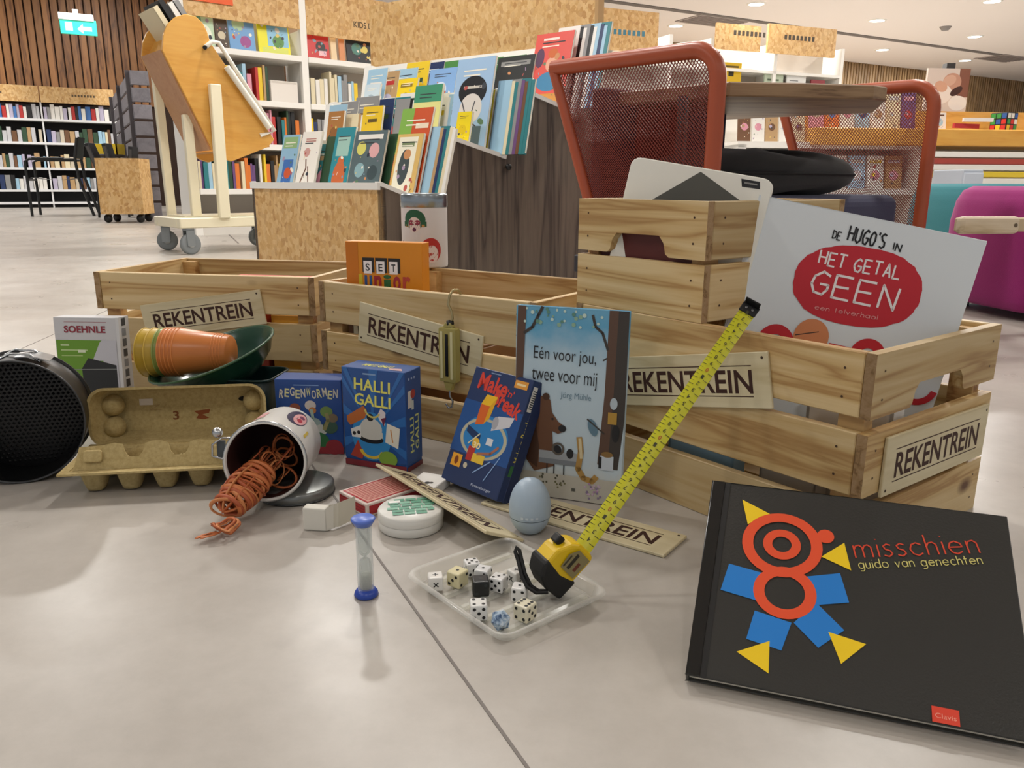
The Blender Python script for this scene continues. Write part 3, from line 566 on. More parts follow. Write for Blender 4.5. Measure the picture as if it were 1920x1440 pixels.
for x,wd,ht,c,l,a in B1: dbook(0, x, wd, ht, c, l, a, back=.05)
stack(0,.27,6,['dark green','black','cream','dark green','brown','dark blue'],.10,.27,'between white and teal books, lowest tier')
stack(0,.66,6,['dark green','green','brown','black','dark green','cream'],.10,.27,'right of many-faces book, lowest tier')
dbook(0,.73,.17,.36,'#c8542c','tall orange and green book behind the tan book on the lowest tier',[('rect',.0,.18,.07,.36,'#7fae4a'),('rect',.09,.22,.16,.24,'#e9d9c0'),('rect',.09,.28,.16,.30,'#e9d9c0')],back=-.05)
stack(0,.86,6,['light blue','tan','dark blue','teal','cream','white'],.08,.29,'at near end, lowest tier')
# middle tier
B2 = [(.06,.11,.2,'#a8743f','brown picture book, far left of the middle display tier',[('disc',.05,.1,.03,'#8a5a2e')]),
 (.30,.13,.21,'#e2bd2c','yellow picture book with small black figures, on the middle display tier',[('disc',.05,.07,.012,'#222222'),('rect',.04,.14,.1,.155,'#5a4a20'),('disc',.08,.06,.01,'#222222')]),
 (.62,.16,.28,'#dcd98e','pale yellow picture book with a green top, on the middle display tier',[('rect',.0,.21,.16,.28,'#3f8f6d'),('disc',.08,.1,.04,'#c9c978'),('rect',.03,.15,.12,.165,'#9aa25a')]),
 (.85,.20,.37,'#9fbfdf','tall pale blue book with a black-haired head, on the middle display tier',[('disc',.1,.24,.075,'#14171b',.06),('disc',.1,.17,.06,'#d8d3cc'),('line',[(.05,.2),(.08,.14),(.06,.1)],.006,'#4a4a4e'),('line',[(.12,.2),(.1,.12),(.14,.1)],.006,'#4a4a4e'),('rect',.05,.25,.15,.26,'#c9c4b8'),('rect',.03,.02,.17,.1,'#5f7480')])]
for x,wd,ht,c,l,a in B2: dbook(1, x, wd, ht, c, l, a, back=.05)
stack(1,.14,6,['cream','tan','white','brown','grey','purple'],.09,.2,'left of yellow book, middle tier')
stack(1,.46,5,['grey','black','white','dark green','grey'],.09,.25,'left of pale yellow book, middle tier')
stack(1,1.03,8,['light blue','cream','teal','grey','purple','brown','teal','teal'],.07,.29,'at near end, middle tier')
yb2 = dbook(1,.98,.075,.13,'#e8d21c','small bright yellow booklet at the near end of the middle tier',[('disc',.035,.06,.02,'#d9bf18')],back=.35)
# top tier
B3 = [(.05,.11,.16,'#c6d6de','pale grey picture book, far left of the top display tier',[('disc',.05,.08,.03,'#9fb2bc')]),
 (.28,.13,.17,'#e6c71e','yellow picture book with a dog, on the top display tier',[('disc',.06,.08,.025,'#6d5520'),('rect',.02,.13,.1,.145,'#8a7320')]),
 (.48,.17,.2,'#7fa6d4','blue picture book, middle of the top display tier',[('disc',.08,.1,.04,'#c9d6e6')]),
 (.68,.18,.22,'#d9e3cf','white and green picture book on the top display tier',[('disc',.07,.12,.05,'#8cc04a')]),
 (.88,.20,.22,'#2a2c2c','black and white striped book on the top display tier',[('rect',.01,.02,.19,.09,'#d9d9d6'),('rect',.03,.03,.05,.08,'#222222'),('rect',.08,.03,.1,.08,'#222222'),('rect',.13,.03,.16,.08,'#222222'),('rect',.02,.18,.18,.2,'#8a8a86')]),
 (1.07,.19,.30,'#d9534a','red picture book with a seated figure in blue, near end of the top tier',[('disc',.1,.1,.065,'#3f7fa6',.04),('disc',.1,.17,.03,'#e0a58a'),('disc',.1,.215,.025,'#c9642e',.02),('disc',.035,.2,.022,'#5a3a55',.04),('rect',.02,.0,.17,.05,'#c98a3a'),('rect',.04,.27,.12,.28,'#f0d9d0')])]
for x,wd,ht,c,l,a in B3: dbook(2, x, wd, ht, c, l, a, back=.05)
stack(2,1.13,10,['white','black','white','grey','black','white','light blue','dark blue','light blue','teal'],.11,.34,'at near end, top tier')

fr_ = random.Random(31)
for tier in range(3):
    s1_ = prof[2*tier+1][0]; Ln_ = (dsp(0,s1_,0)-dsp(1,s1_,0)).length; x = .01; i = 0
    while x < Ln_-.16 and i < 16:
        c = fr_.choice(['teal','cream','light blue','green','white','grey','orange','tan','dark blue','yellow','white','light blue']); wd = fr_.uniform(.11,.16)
        dbook(tier, x, wd, fr_.uniform(.235,.275), COLS[c], f'{c} book, {ordn(i)} from left in the rear row of the {TN[tier]} display tier', [('rect',wd*.2,.17,wd*.8,.19,fr_.choice(list(COLS.values()))),('disc',wd*.5,.09,wd*.3,fr_.choice(list(COLS.values())))], back=-.14); x += fr_.uniform(.075,.12); i += 1

# ---- right background: far shelving with header signs
FS = aty(1100, 150, 8.6); FS.z = 0; FSD = Vector((.93,.37,0)).normalized(); FSN = Vector((-FSD.y,FSD.x,0)); MF = frame(FS, FSD, FSN)
fs = thing('library_shelving', 'far white library shelving with chipboard header boards under the ceiling', 'bookcase', MF)
for x in (0,.98,1.5,2.35,3.3): G().box(x-.02,0,0,x+.02,.3,1.95).build('upright', WHITE, fs)
for z in (.2,.6,1.0,1.38,1.66): G().box(0,0,z-.03,3.3,.3,z).build('shelf', WHITE, fs)
G().box(0,.3,0,3.3,.32,1.9).build('back_panel', mat('#b8b0a6',.7), fs)
for x0,x1,z0,z1 in ((0,.8,1.75,2.14),(1.52,2.1,1.84,2.1),(2.2,3.15,1.84,2.14)):
    h = G().box(x0,-.03,z0,x1,0,z1).build('header_board', OSB_F, fs); f = Face(h,(x0,-.03,z0),(1,0,0),(0,0,1))
    for q in range(8): f.rect(.22+q*.055,.15,.255+q*.055,.2,mat('#4b4238',.7) if x0 else mat('#4a7f92',.7),'lettering')
    f.done()
def fbook(x, z, wd, ht, col, label, art=()):
    t = thing('picture_book', label, 'book', MF@Matrix.Translation((x,.03,z)), 'face-out books on the far shelving'); g = G(); g.box(0,0,0,wd,.02,ht); g.box(.004,.002,.004,wd+.001,.018,ht-.004,1); g.build('cover',[mat(col,.45),PAGE],t)
    f = Face(t,(0,0,0),(1,0,0),(0,0,1))
    for a in art: f.rect(*a[:4], mat(a[4],.5))
    f.done()
fbook(.1,1.66,.2,.28,'#c9d6d9','pale book on far shelving, left of the mesh chair rail',[(.03,.2,.17,.23,'#4a7f92')])
fbook(.45,1.66,.2,.26,'#dfd8c8','cream book on far shelving behind the mesh chair rail',[(.03,.18,.17,.2,'#8a5a3a')])
fbook(1.53,1.38,.06,.3,'#3c3f36','narrow dark book left of the yellow book on far shelving')
fbook(1.62,1.38,.3,.34,'#d9b21e','yellow cover with black shapes on far shelving',[(.03,.2,.09,.27,'#2c2614'),(.13,.2,.2,.26,'#2c2614'),(.05,.08,.12,.14,'#2c2614'),(.17,.08,.26,.14,'#2c2614'),(.04,.29,.26,.31,'#5a4a12')])
fbook(2.24,1.38,.26,.27,'#b5c2ad','pale green book on far shelving under the middle header board',[(.04,.18,.2,.2,'#5a6a55'),(.06,.06,.18,.14,'#8fa08a')])
fbook(2.55,1.38,.27,.25,'#dfe0dd','white book with a dark curve on far shelving',[(.1,.05,.2,.1,'#3c3f44'),(.04,.19,.16,.2,'#777777')])
fbook(2.9,1.38,.2,.22,'#8c3a3f','dark red book at the right end of far shelving',[(.04,.12,.15,.15,'#d9b0a0')])
# ---- ochre reading counter with coloured rails
KO = aty(1385, 330, 5.4); KO.z = 0; KD = Vector((.98,.12,0)).normalized(); KN = Vector((-KD.y,KD.x,0)); MK = frame(KO, KD, KN)
kc = thing('display_counter', 'long ochre wooden display counter with coloured rails at the right', 'counter', MK)
G().box(.5,-.02,.68,3.0,.5,.79).build('counter_top', OCHRE, kc, .006); G().box(.45,.3,.79,3.0,.33,.93).build('back_board', wood('ochre_back','#dcb063','#d6a856','#cb9a48',(3,9,9),.45,False,0), kc)
for x in (.0,1.28,2.9): G().box(x,.05,0,x+.06,.45,.68).build('leg', WHITE, kc)
G().box(0,.05,.36,1.28,.45,.40).build('shelf', WHITE, kc); G().box(0,.05,.66,1.3,.45,.70).build('shelf', WHITE, kc); G().box(0,.45,0,3.0,.47,.68).build('back_panel', mat('#cfc7ba',.7), kc); G().box(0,.33,.70,.45,.35,1.05).build('back_board', WHITE, kc)
for k,(z,c) in enumerate(((.63,'#e9e6de'),(.585,'#a8453a'),(.545,'#e9e6de'),(.50,'#e0c23a'),(.455,'#e9e6de'),(.41,'#6f9a74'),(.365,'#e9e6de'))): G().box(1.3,-.01,z-.022,3.0,.04,z+.016).build('rail', mat(c,.45), kc, .004)
G().box(1.34,.05,.02,3.0,.42,.05).build('shelf', WHITE, kc)
rr = random.Random(11)
CN = list(COLS)
def kbook(x,y,z,wd,ht,c,label,art=True,rz=0,lay=None):
    t = thing('picture_book', label, 'book', MK@Matrix.Translation((x,y,z))@Matrix.Rotation(R(rz),4,'Z')@Matrix.Rotation(R(lay if lay is not None else -8),4,'X'), 'books on the ochre counter'); g = G(); g.box(0,0,0,wd,.018,ht); g.box(.004,.002,.004,wd+.001,.016,ht-.004,1); g.build('cover',[mat(COLS.get(c,c),.45),PAGE],t)
    if art:
        f = Face(t,(0,0,0),(1,0,0),(0,0,1)); a = COLS[rr.choice(CN)]; b = COLS[rr.choice(CN)]
        f.disc(wd*.5,ht*.4,min(wd,ht)*.28,mat(a,.5)).rect(wd*.15,ht*.78,wd*.85,ht*.88,mat(b,.5)).disc(wd*.4,ht*.42,min(wd,ht)*.12,mat(b,.5)); detail(f, wd, ht, 10); f.done()
    return t
for i,c in enumerate(['brown','white','tan','white','cream']): kbook(.02+i*.095,.10,.70,.085,.24,c,f'{c} cover, {ordn(i)} from left on upper white shelf behind orange mesh')
for i,c in enumerate(['pink','orange','white','light blue','white','cream','purple']): kbook(.52+i*.11,.12,.79,.10,.25,c,f'{c} cover, {ordn(i)} from left on ochre counter behind orange mesh')
for i,c in enumerate(['white','red','grey','white','orange','white','light blue','white','tan']): kbook(.02+i*.135,.10,.40,.12,.22,c,f'{c} cover, {ordn(i)} from left on lower white shelf behind orange mesh')
kbook(1.50,.02,.80,.22,.03,'#b3323a','red and white book lying on the ochre counter',False,12,0); kbook(1.42,.14,.80,.10,.11,'white','small white card standing on the ochre counter left of the lying red book',True)
kbook(1.56,.02,.84,.2,.025,'#e9e2dc','white book lying crossways on top of the red book on the ochre counter',False,-8,0)
# colour cube
cu = thing('puzzle_cube', 'small colourful puzzle cube at the right end of the ochre counter', 'toy', MK@Matrix.Translation((1.90,.05,.79))@Matrix.Rotation(R(20),4,'Z')); G().box(0,0,0,.12,.12,.12).build('body', BLACK, cu, .004)
for fo, ex in (((0,0,0),(1,0,0)),((0,.12,0),(0,-1,0)),((.12,0,0),(0,1,0))):
    f = Face(cu, fo, ex, (0,0,1)); 
    for i in range(3):
        for j in range(3): f.rect(.006+i*.038,.006+j*.038,.038+i*.038,.038+j*.038,mat(rr.choice(['#c9302c','#e8c62c','#3c9a4a','#e8e6e0','#2f5fae']),.4),'sticker')
    f.done()
# photo board
pb = thing('photo_board', 'photo board of a mother and baby on the ochre counter', 'picture', MK@Matrix.Translation((1.47,.34,.93))); G().box(0,0,0,.32,.02,.29).build('board', mat('#e6dcd4',.4), pb)
G().box(.1,.02,.0,.2,.10,.02).build('stand', mat('#cdbfae',.5), pb)
f = Face(pb,(0,0,0),(1,0,0),(0,0,1)); f.rect(.0,.0,.32,.29,mat('#ded0c6',.4)).rect(.24,.1,.32,.29,mat('#8a5a48',.4)).disc(.19,.2,.07,mat('#c99a84',.4),.06).disc(.17,.21,.05,mat('#d9b09a',.4),.035,rot=20).disc(.1,.12,.1,mat('#efe6de',.4),.07).disc(.23,.14,.05,mat('#4a2f28',.4),.025,rot=30).disc(.11,.17,.05,mat('#d8a98f',.4),.035,rot=-20).disc(.25,.06,.07,mat('#f0ebe6',.4),.05); f.done()
gb = thing('grey_cabinet', 'small pale grey cabinet under the ochre counter behind the teal chair', 'cabinet', MK@Matrix.Translation((1.27,-.45,0))); G().box(0,0,.02,.14,.3,.52).build('body', mat('#a9b0bb',.5), gb, .006); G().box(.005,-.012,.05,.135,0,.5).build('door', mat('#b4bbc6',.5), gb, .003); G().tube([(.12,-.02,.25),(.12,-.02,.33)],.005).build('handle', STEEL, gb)

# ---- orange mesh armchair
ORG = mat('#ab5030', .38, name='orange_steel'); MESHM = mat('#7d3326', .5, name='orange_mesh')
FT = aty(1350, 88, 2.0); RT = aty(1038, 128, 2.36); RB = aty(1103, 372, 2.28); FB = Vector((FT.x, FT.y, .25)); RB = RB + (RB-RT).normalized()*.16
AW = Vector((1.30, 2.62, 0)); GT = aty(1757, 158, 2.62); OFS = GT-FT
ac = thing('mesh_armchair', 'orange steel mesh armchair with navy seat behind the small crate', 'chair', pose((.8, 2.3, 0))); AI = TM[ac.name].inverted()
def lattice(c00, c10, c11, c01, nx, ny, wd, th, m, nm, parent, I):
    """diamond lattice of flat strips over the quad c00 c10 c11 c01"""
    c00, c10, c11, c01 = [I@Vector(c) for c in (c00,c10,c11,c01)]
    def B(u, v): return (c00*(1-u)+c10*u)*(1-v)+(c01*(1-u)+c11*u)*v
    n = (c10-c00).cross(c01-c00).normalized()*th/2; g = G(); asp = ny/nx
    for sg in (1,-1):
        for k in range(-ny, nx+ny+1):
            a = []       # line u*nx - sg*v*ny = k  -> clip to unit square
            for (u,v) in ((0,None),(1,None),(None,0),(None,1)):
                if u is None: u = (k+sg*v*ny)/nx
                else: v = (u*nx-k)/(sg*ny)
                if -1e-6 <= u <= 1+1e-6 and -1e-6 <= v <= 1+1e-6: a.append((min(1,max(0,u)),min(1,max(0,v))))
            if len(a) < 2: continue
            p, q = min(a), max(a); seg = 6
            if abs(p[0]-q[0])+abs(p[1]-q[1]) < 1e-3: continue
            A = B(*p); Z = B(*q); d = (Z-A).normalized(); s = d.cross(n).normalized()*wd/2
            g.add([A-s+n,Z-s+n,Z+s+n,A+s+n,A-s-n,Z-s-n,Z+s-n,A+s-n],[(0,1,2,3),(7,6,5,4),(0,4,5,1),(2,6,7,3)])
    return g.build(nm, m, parent, kind='stuff')
def side(F, Rr, Rb, Fb, nm):
    ft = F+Vector((0,0,.0)); d = (Rr-F).normalized(); pts = []
    lattice(Fb, Rb, Rr-ZV*.01, F-ZV*.01, 54, 48, .0019, .0016, MESHM, 'mesh_panel', ac, AI)
    rc = .07; path = [Rr-d*0, F+d*rc*1.0]
    for k in range(1,7):
        t = k/6*math.pi/2; path.append(F + d*rc*(1-math.sin(t)) - ZV*rc*(1-math.cos(t)))
    path.append(Vector((F.x,F.y,0)))
    G().tube([AI@p for p in path], .0205, 12).build('frame_tube', ORG, ac)
    G().tube([AI@Rr, AI@Rb, AI@Vector((Rb.x,Rb.y,0))], .016, 10).build('frame_tube', ORG, ac)
    G().tube([AI@Rb, AI@Fb], .012, 8).build('lower_rail', ORG, ac)
side(FT, RT, RB, FB, 'l'); side(FT+OFS, RT+OFS, RB+OFS, FB+OFS, 'r')
dd = (RT-FT); dd.z = 0; dd.normalize(); ss = OFS.copy(); ss.z = 0; wdt = ss.length; ss.normalize(); F0 = Vector((FT.x,FT.y,0))
NAVY = fabric('#343653','navy_felt')
def sbox(a0,a1,b0,b1,z0,z1,m,nm,bev,par=ac,I=None):
    P = lambda a,b,z: (I or AI)@(F0+ss*a+dd*b+ZV*z)
    return G().hexa([P(a0,b0,z0),P(a1,b0,z0),P(a1,b1,z0),P(a0,b1,z0)],[P(a0,b0,z1),P(a1,b0,z1),P(a1,b1,z1),P(a0,b1,z1)]).build(nm,m,par,bev,4)
sbox(.07,wdt-.05,.04,.39,.22,.392,NAVY,'seat',.035)
sbox(.03,wdt-.03,.03,.46,.17,.22,mat('#2b2a33',.6),'seat_frame',.005)
sbox(.07,.20,.40,.45,.25,.68,fabric('#4a2433','maroon_felt'),'backrest_panel',.01); sbox(.205,.40,.40,.45,.25,.68,fabric('#8e2f24','red_felt'),'backrest_panel',.01); sbox(.405,.60,.40,.46,.25,.70,NAVY,'backrest_panel',.012)
# black cushion
cc = F0+ss*.47+dd*.21
cm = thing('cushion', 'black velvet cushion lying on the navy seat of the mesh armchair', 'cushion', frame(cc+ZV*.392, ss, dd))
def cush(u,v):
    a = (u-.5)*2*math.pi; el = (v-.5)*math.pi; ca, sa = math.cos(a), math.sin(a); r = math.cos(el); k = .55
    sg = lambda x: math.copysign(abs(x)**k, x); return (.37*sg(ca)*r**.6, .17*sg(sa)*r**.6, .06+.06*math.sin(el)*(1+.18*math.sin(ca*5+sa*3)))
G().grid(cush, 36, 14, wrapu=True).build('cover', fabric('#0d0d10','black_velvet'), cm)
G().tube([(.37*math.copysign(abs(math.cos(t))**.55,math.cos(t)),.17*math.copysign(abs(math.sin(t))**.55,math.sin(t)),.06) for t in [k*2*math.pi/40 for k in range(40)]],.004,6,True).build('piping', mat('#08080a',.8), cm)
# side table board
tb = thing('side_table', 'walnut-coloured side table board between the orange mesh panels', 'table', pose((.6,2.3,0))); TI = TM[tb.name].inverted()
z_ = .685; pts = [aty(1112,186,2.42),aty(1368,150,2.10),aty(1500,151,2.12),aty(1640,157,2.16),aty(1664,163,2.2)]
zz = sum(p.z for p in pts)/5; pts = [(TI@p)[:2] for p in pts]+[(.5,.25),(.1,.55),(-.25,.45)]
G().prism(pts, zz-.035, zz, mi=0).build('table_top', TABLEW, tb, .003)
pp = TI@(F0+ss*.035+dd*.12); G().tube([(pp.x,pp.y,.02),(pp.x,pp.y,zz-.035)],.014).build('column', DSTEEL, tb); G().box(pp.x-.05,pp.y-.05,0,pp.x+.25,pp.y+.05,.012).build('foot_plate', DSTEEL, tb)
# ---- magenta and teal chairs
MG = fabric('#93106a','magenta_felt'); TL = fabric('#1f6f78','teal_felt')
def shell(o, rz, m, name, label, wood_arm, sx=.30, sy=.28, h=.42):
    t = thing(name, label, 'chair', pose(o, rz))
    def fn(u,v):
        a = u*2*math.pi; k = .45; c, s = math.cos(a), math.sin(a); sg = lambda x: math.copysign(abs(x)**k, x)
        prof = [(0,.03),(.93,.03),(.97,.06),(1,.2),(1,.30),(.97,.37),(.92,.405),(.84,.42),(.6,.42),(0,.415)]; i = min(int(v*9.001),8); q = v*9-i; r = prof[i][0]*(1-q)+prof[i+1][0]*q; z = prof[i][1]*(1-q)+prof[i+1][1]*q
        return (sx*sg(c)*r, sy*sg(s)*r, z*h/.42)
    G().grid(fn, 40, 27, wrapu=True).build('upholstery', m, t)
    for x in (-.2,.2):
        for y in (-.18,.18): G().tube([(x,y,0),(x,y,.05)],.015).build('leg', DSTEEL, t)
    if wood_arm:
        G().box(-.62,-.30,.285,-.43,-.27,.335).build('arm_board', wood('birch','#dccaae','#d3bf9f','#c4ae8b',(3,20,20),.5,False,0), t, .012, 3); G().box(-.60,-.27,.29,-.22,-.24,.33).build('arm_rail', mat('#cdb897',.5), t, .004); G().lathe([(0,0),(.006,0)],10,M=Matrix.Translation((-.447,-.301,.31))@Matrix.Rotation(R(90),4,'X')).build('bolt', mat('#6a5a45',.5), t)
    return t
m0 = aty(1775,400,2.45); shell((1.86,2.70,0), R(8), MG, 'lounge_chair', 'magenta upholstered low lounge chair at the right edge', True)
shell((2.14,3.62,0), R(8), TL, 'lounge_chair', 'teal upholstered low lounge chair behind the mesh armchair', False, .28, .28, .43)

# ================================================================== FOREGROUND: pine crates
ENDG = wood('pine_end_grain', '#a58763', '#96774f', '#7a5d3c', (60, 60, 60), .8, False, .2)
def crate(name, label, M, Lx=.46, Wy=.31, Hh=.25, ns=3, th=.012):
    """handle sides at x=0 and x=Lx, long slats on y=0 and y=Wy"""
    t = thing(name, label, 'crate', M, 'pine crates'); sh = .072; gp = (Hh-ns*sh)/(ns-1)
    ls = G().box(th+.0012, 0, 0, Lx-th-.0012, th, sh).mesh('slat', PINE, .0012)
    g = G(); g.box(0, 0, 0, Wy, th, sh); g.m[3] = g.m[5] = 1; hs = g.mesh('end_slat', [PINE, ENDG])
    c = Wy/2; k = .045*Wy/.31*1.15; hp = [(0,0),(c-k-.018,0),(c-k-.012,.004),(c-k-.008,.018),(c-k,.027),(c+k,.027),(c+k+.008,.018),(c+k+.012,.004),(c+k+.018,0),(Wy,0),(Wy,sh),(0,sh)]
    g = G(); g.prism(hp, 0, th, M=Matrix.Rotation(R(90),4,'X')); g.m[11] = g.m[13] = 1; hm = g.mesh('handle_slat', [PINE, ENDG])
    nl = G()
    for i in range(ns):
        z = i*(sh+gp)
        for y in (0, Wy-th): obj('slat', ls, t, Matrix.Translation((0,y,z)))
        for x in (0, Lx-th):
            Mx = Matrix.Translation((x+th,0,z)) @ Matrix.Rotation(R(90),4,'Z')
            if i == ns-1: obj('handle_slat', hm, t, Matrix.Translation((x,0,z)) @ Matrix.Rotation(R(90),4,'Z'))
            else: obj('end_slat', hs, t, Mx)
            for y in (.02, Wy-.02):
                for dz in (.02,.052): nl.lathe([(0,0),(.0016,0)],6,M=Matrix.Translation((x-.0004 if x == 0 else x+th+.0004,y,z+dz))@Matrix.Rotation(R(90),4,'Y'))
        for y in (-.0004, Wy+.0004):
            for x in (th+.022, Lx-th-.022):
                for dz in (.02,.052): nl.lathe([(0,0),(.0016,0)],6,M=Matrix.Translation((x,y,z+dz))@Matrix.Rotation(R(90),4,'X'))
    for x in (th, Lx-th-.03):
        for y in (th, Wy-th-.018): G().box(x,y,.002,x+.03,y+.018,Hh-.006).build('corner_post', PINE_D, t)
    nb = 4
    for i in range(nb): G().box(th+.001,th+i*(Wy-2*th)/nb+.002,.004,Lx-th-.001,th+(i+1)*(Wy-2*th)/nb-.004,.012).build('bottom_board', PINE, t)
    nl.build('nail_heads', mat('#4a3220',.5), t)
    return t
TA = -.1858; MA = pose((-.8193,1.5516,0), TA); TBa = -R(33.8); MB = pose((-.347,1.416,0), TBa)
TC = .6663; P0 = Vector((.3792,.8033,0)); DU = Vector((-math.sin(TC),math.cos(TC),0)); DV = Vector((math.cos(TC),math.sin(TC),0))
MC = frame(P0+DU*.46, -DU, DV); MD = frame(P0+DU*.2305+DV*.001+ZV*.2505, DV, DU)
crate('wooden_crate', 'leftmost low pine crate behind the orange cups and egg carton', MA)
crate('wooden_crate', 'middle pine crate with a spring scale hanging on its front', MB)
crate('wooden_crate', 'large pine crate at the right holding the white board book', MC)
crate('wooden_crate', 'small two-slat pine crate stacked on top of the right crate', MD, .31, .23, .15, 2)

# ---- engraved signs
def sign(M, label, wd=.262, ht=.070, th=.004, holes=True):
    t = thing('name_sign', label, 'sign', M, 'engraved plywood signs'); g = G(); g.box(0,0,-th,wd,ht,0); g.build('board', [PLY], t, .0008)
    f = Face(t,(0,0,0),lift=.0002); f.text('REKENTREIN', wd*.5, ht*.48, wd*.82, ht*.42, BURN, 0, .018)
    for y in (.205,.755): f.rect(wd*.08, ht*y, wd*.91, ht*y+.0012, BURN, 'engraved_line')
    if holes:
        for x,y in ((.03,.1),(.97,.9)): f.disc(wd*x, ht*y, .0018, mat('#3c2b1e',.7), name='screw_hole')
    f.done(); return t
def onface(M, x0, z0, x1, z1): # board on the y=0 face of a crate: baseline from (x0,z0) to (x1,z1)
    a = M @ Vector((x0,-.0045,z0)); b = M @ Vector((x1,-.0045,z1)); n = (M.to_3x3() @ Vector((0,-1,0))); up = n.cross((b-a).normalized()); return frame(a, b-a, up)
sign(onface(MA,.106,.122,.358,.160), 'REKENTREIN sign tilted upward on the leftmost crate', .258, .066)
sign(onface(MB,.096,.154,.357,.122), 'REKENTREIN sign sloping down behind the hanging spring scale', .264, .069)
sign(onface(MC,.0845,.113,.3415,.165), 'REKENTREIN sign on the long side of the right crate behind the tape', .266, .068)
a = P0+DV*.036-DU*.0045+ZV*.083; b = P0+DV*.297-DU*.0045+ZV*.078; sign(frame(a, b-a, ZV), 'REKENTREIN sign on the short end of the right crate', .262, .070)
q0 = atz(1245,1041,.0045); dr = (q0-atz(1032,979,.0045)).normalized(); sign(frame(q0-dr*.268, dr, Vector((-dr.y,dr.x,0))), 'REKENTREIN sign lying flat on the floor beside the egg timer', .268, .066)
# sign leaning on the card box, seen almost edge-on
NL = Vector((-.191,1.053,.038)); NR = Vector((-.030,.849,.030)); FR = Vector((.007,.894,.003))
sign(frame(NL, NR-NL, FR-NR), 'REKENTREIN sign seen nearly edge-on, propped across the card box and tin', .262, .064)

# ---- books and boxes
def slab(name, label, cat, M, wd, ht, th, cov, side=None, spine='left', grp=None, bev=.0008, pages=True):
    t = thing(name, label, cat, M, grp)
    if pages:
        g = G(); o = .003; g.box(0,0,-.0022,wd,ht,0); g.box(0,0,-th,wd,ht,-th+.0022); g.box(0,0,-th,.003,ht,0); g.build('cover', cov, t, bev)
        G().box(.003,o,-th+.0022,wd-o,ht-o,-.0022).build('page_block', PAGE, t)
    else: G().box(0,0,-th,wd,ht,0).build('body', side or cov, t, bev)
    return t
def leather(col, rough, name):
    m, nt, N, L, b = newmat(name); v,_ = coords(N,L,(1,1,1),False); n = noise(N,L,v,420,3,.6); b.inputs['Base Color'].default_value = lin(col); b.inputs['Roughness'].default_value = rough; b.inputs['Specular IOR Level'].default_value = .55; bump(N,L,b,n.outputs[0],.35,.0012); return m
# black picture book 'misschien'
bl = Vector((.150,.598,.0125)); br = Vector((.399,.512,.0125)); tl = Vector((.208,.761,.1265)); MM = frame(bl, br-bl, tl-bl)
BK_L = leather('#2c2c29', .33, 'black_grain_cover'); ms = slab('picture_book', 'large black picture book with a bird of circles, leaning on the right crate', 'book', MM, .2634, .207, .0135, BK_L)
G().box(.0,0,-.0005,.012,.207,.0012).build('spine_ridge', mat('#1c1c1b',.15,name='gloss_spine'), ms, .0006); G().box(.0125,0.0005,.0,.0175,.2065,.00015).build('hinge_groove', mat('#0c0c0c',.5), ms)
f = Face(ms, sep=True); OR = mat('#e8542f',.35); BL = mat('#1f7ed0',.4); YE = mat('#f5cf1a',.4); BB = mat('#4a4a40',.35)
MMI = MM.inverted(); nrm = MM.to_3x3() @ Vector((0,0,1))
def mu(px,py): p = MMI @ atplane(px,py,bl,nrm); return (p.x,p.y)
def mp(*pts): return [mu(*p) for p in pts]
f.poly(mp((1392,937),(1444,964),(1402,983)),YE); f.poly(mp((1540,1044),(1583,1018),(1596,1070)),YE)
f.poly(mp((1367,1057),(1428,1074),(1418,1126),(1351,1106)),BL); f.poly(mp((1505,1082),(1575,1075),(1592,1130),(1528,1135)),BL)
f.poly(mp((1415,1145),(1484,1168),(1465,1220),(1399,1198)),BL); f.poly(mp((1488,1168),(1530,1130),(1583,1182),(1534,1215)),BL)
f.poly(mp((1381,1222),(1443,1202),(1441,1263)),YE); f.poly(mp((1553,1185),(1624,1208),(1577,1245)),YE)
c1 = mu(1466,1021); c2 = mu(1471,1111); r1 = (Vector(mu(1541,1032))-Vector(mu(1390,1015))).length/2; r2 = (Vector(mu(1530,1120))-Vector(mu(1411,1105))).length/2; ry1 = (Vector(mu(1466,963))-Vector(mu(1466,1082))).length/2; ry2 = (Vector(mu(1471,1068))-Vector(mu(1471,1166))).length/2
f.ring(*c1,r1*.72,r1,OR,ry1/r1).ring(*c1,r1*.24,r1*.47,OR,ry1/r1).disc(*mu(1548,1006),.0075,OR).ring(*c2,r2*.64,r2,OR,ry2/r2)
A = Vector(mu(1600,1046)); B = Vector(mu(1832,1037)); tang = math.degrees(math.atan2(B.y-A.y,B.x-A.x))
f.strokes('misschien', (A.x+B.x)/2, (A.y+B.y)/2+.0105, (B-A).length, .021, .0013, mat('#d8492e',.4), tang)
A = Vector(mu(1609,1067)); B = Vector(mu(1840,1058)); f.strokes('guido van genechten', (A.x+B.x)/2, (A.y+B.y)/2+.0046, (B-A).length, .0092, .0008, mat('#d9cf7a',.4), tang)
A = mu(1746,1326); f.rect(A[0],.0008,A[0]+.0195,A[1]+.001,mat('#e0452f',.4)); f.text('Clavis',A[0]+.0098,A[1]-.006,.015,.004,mat('#f0a08c',.4)); f.done()
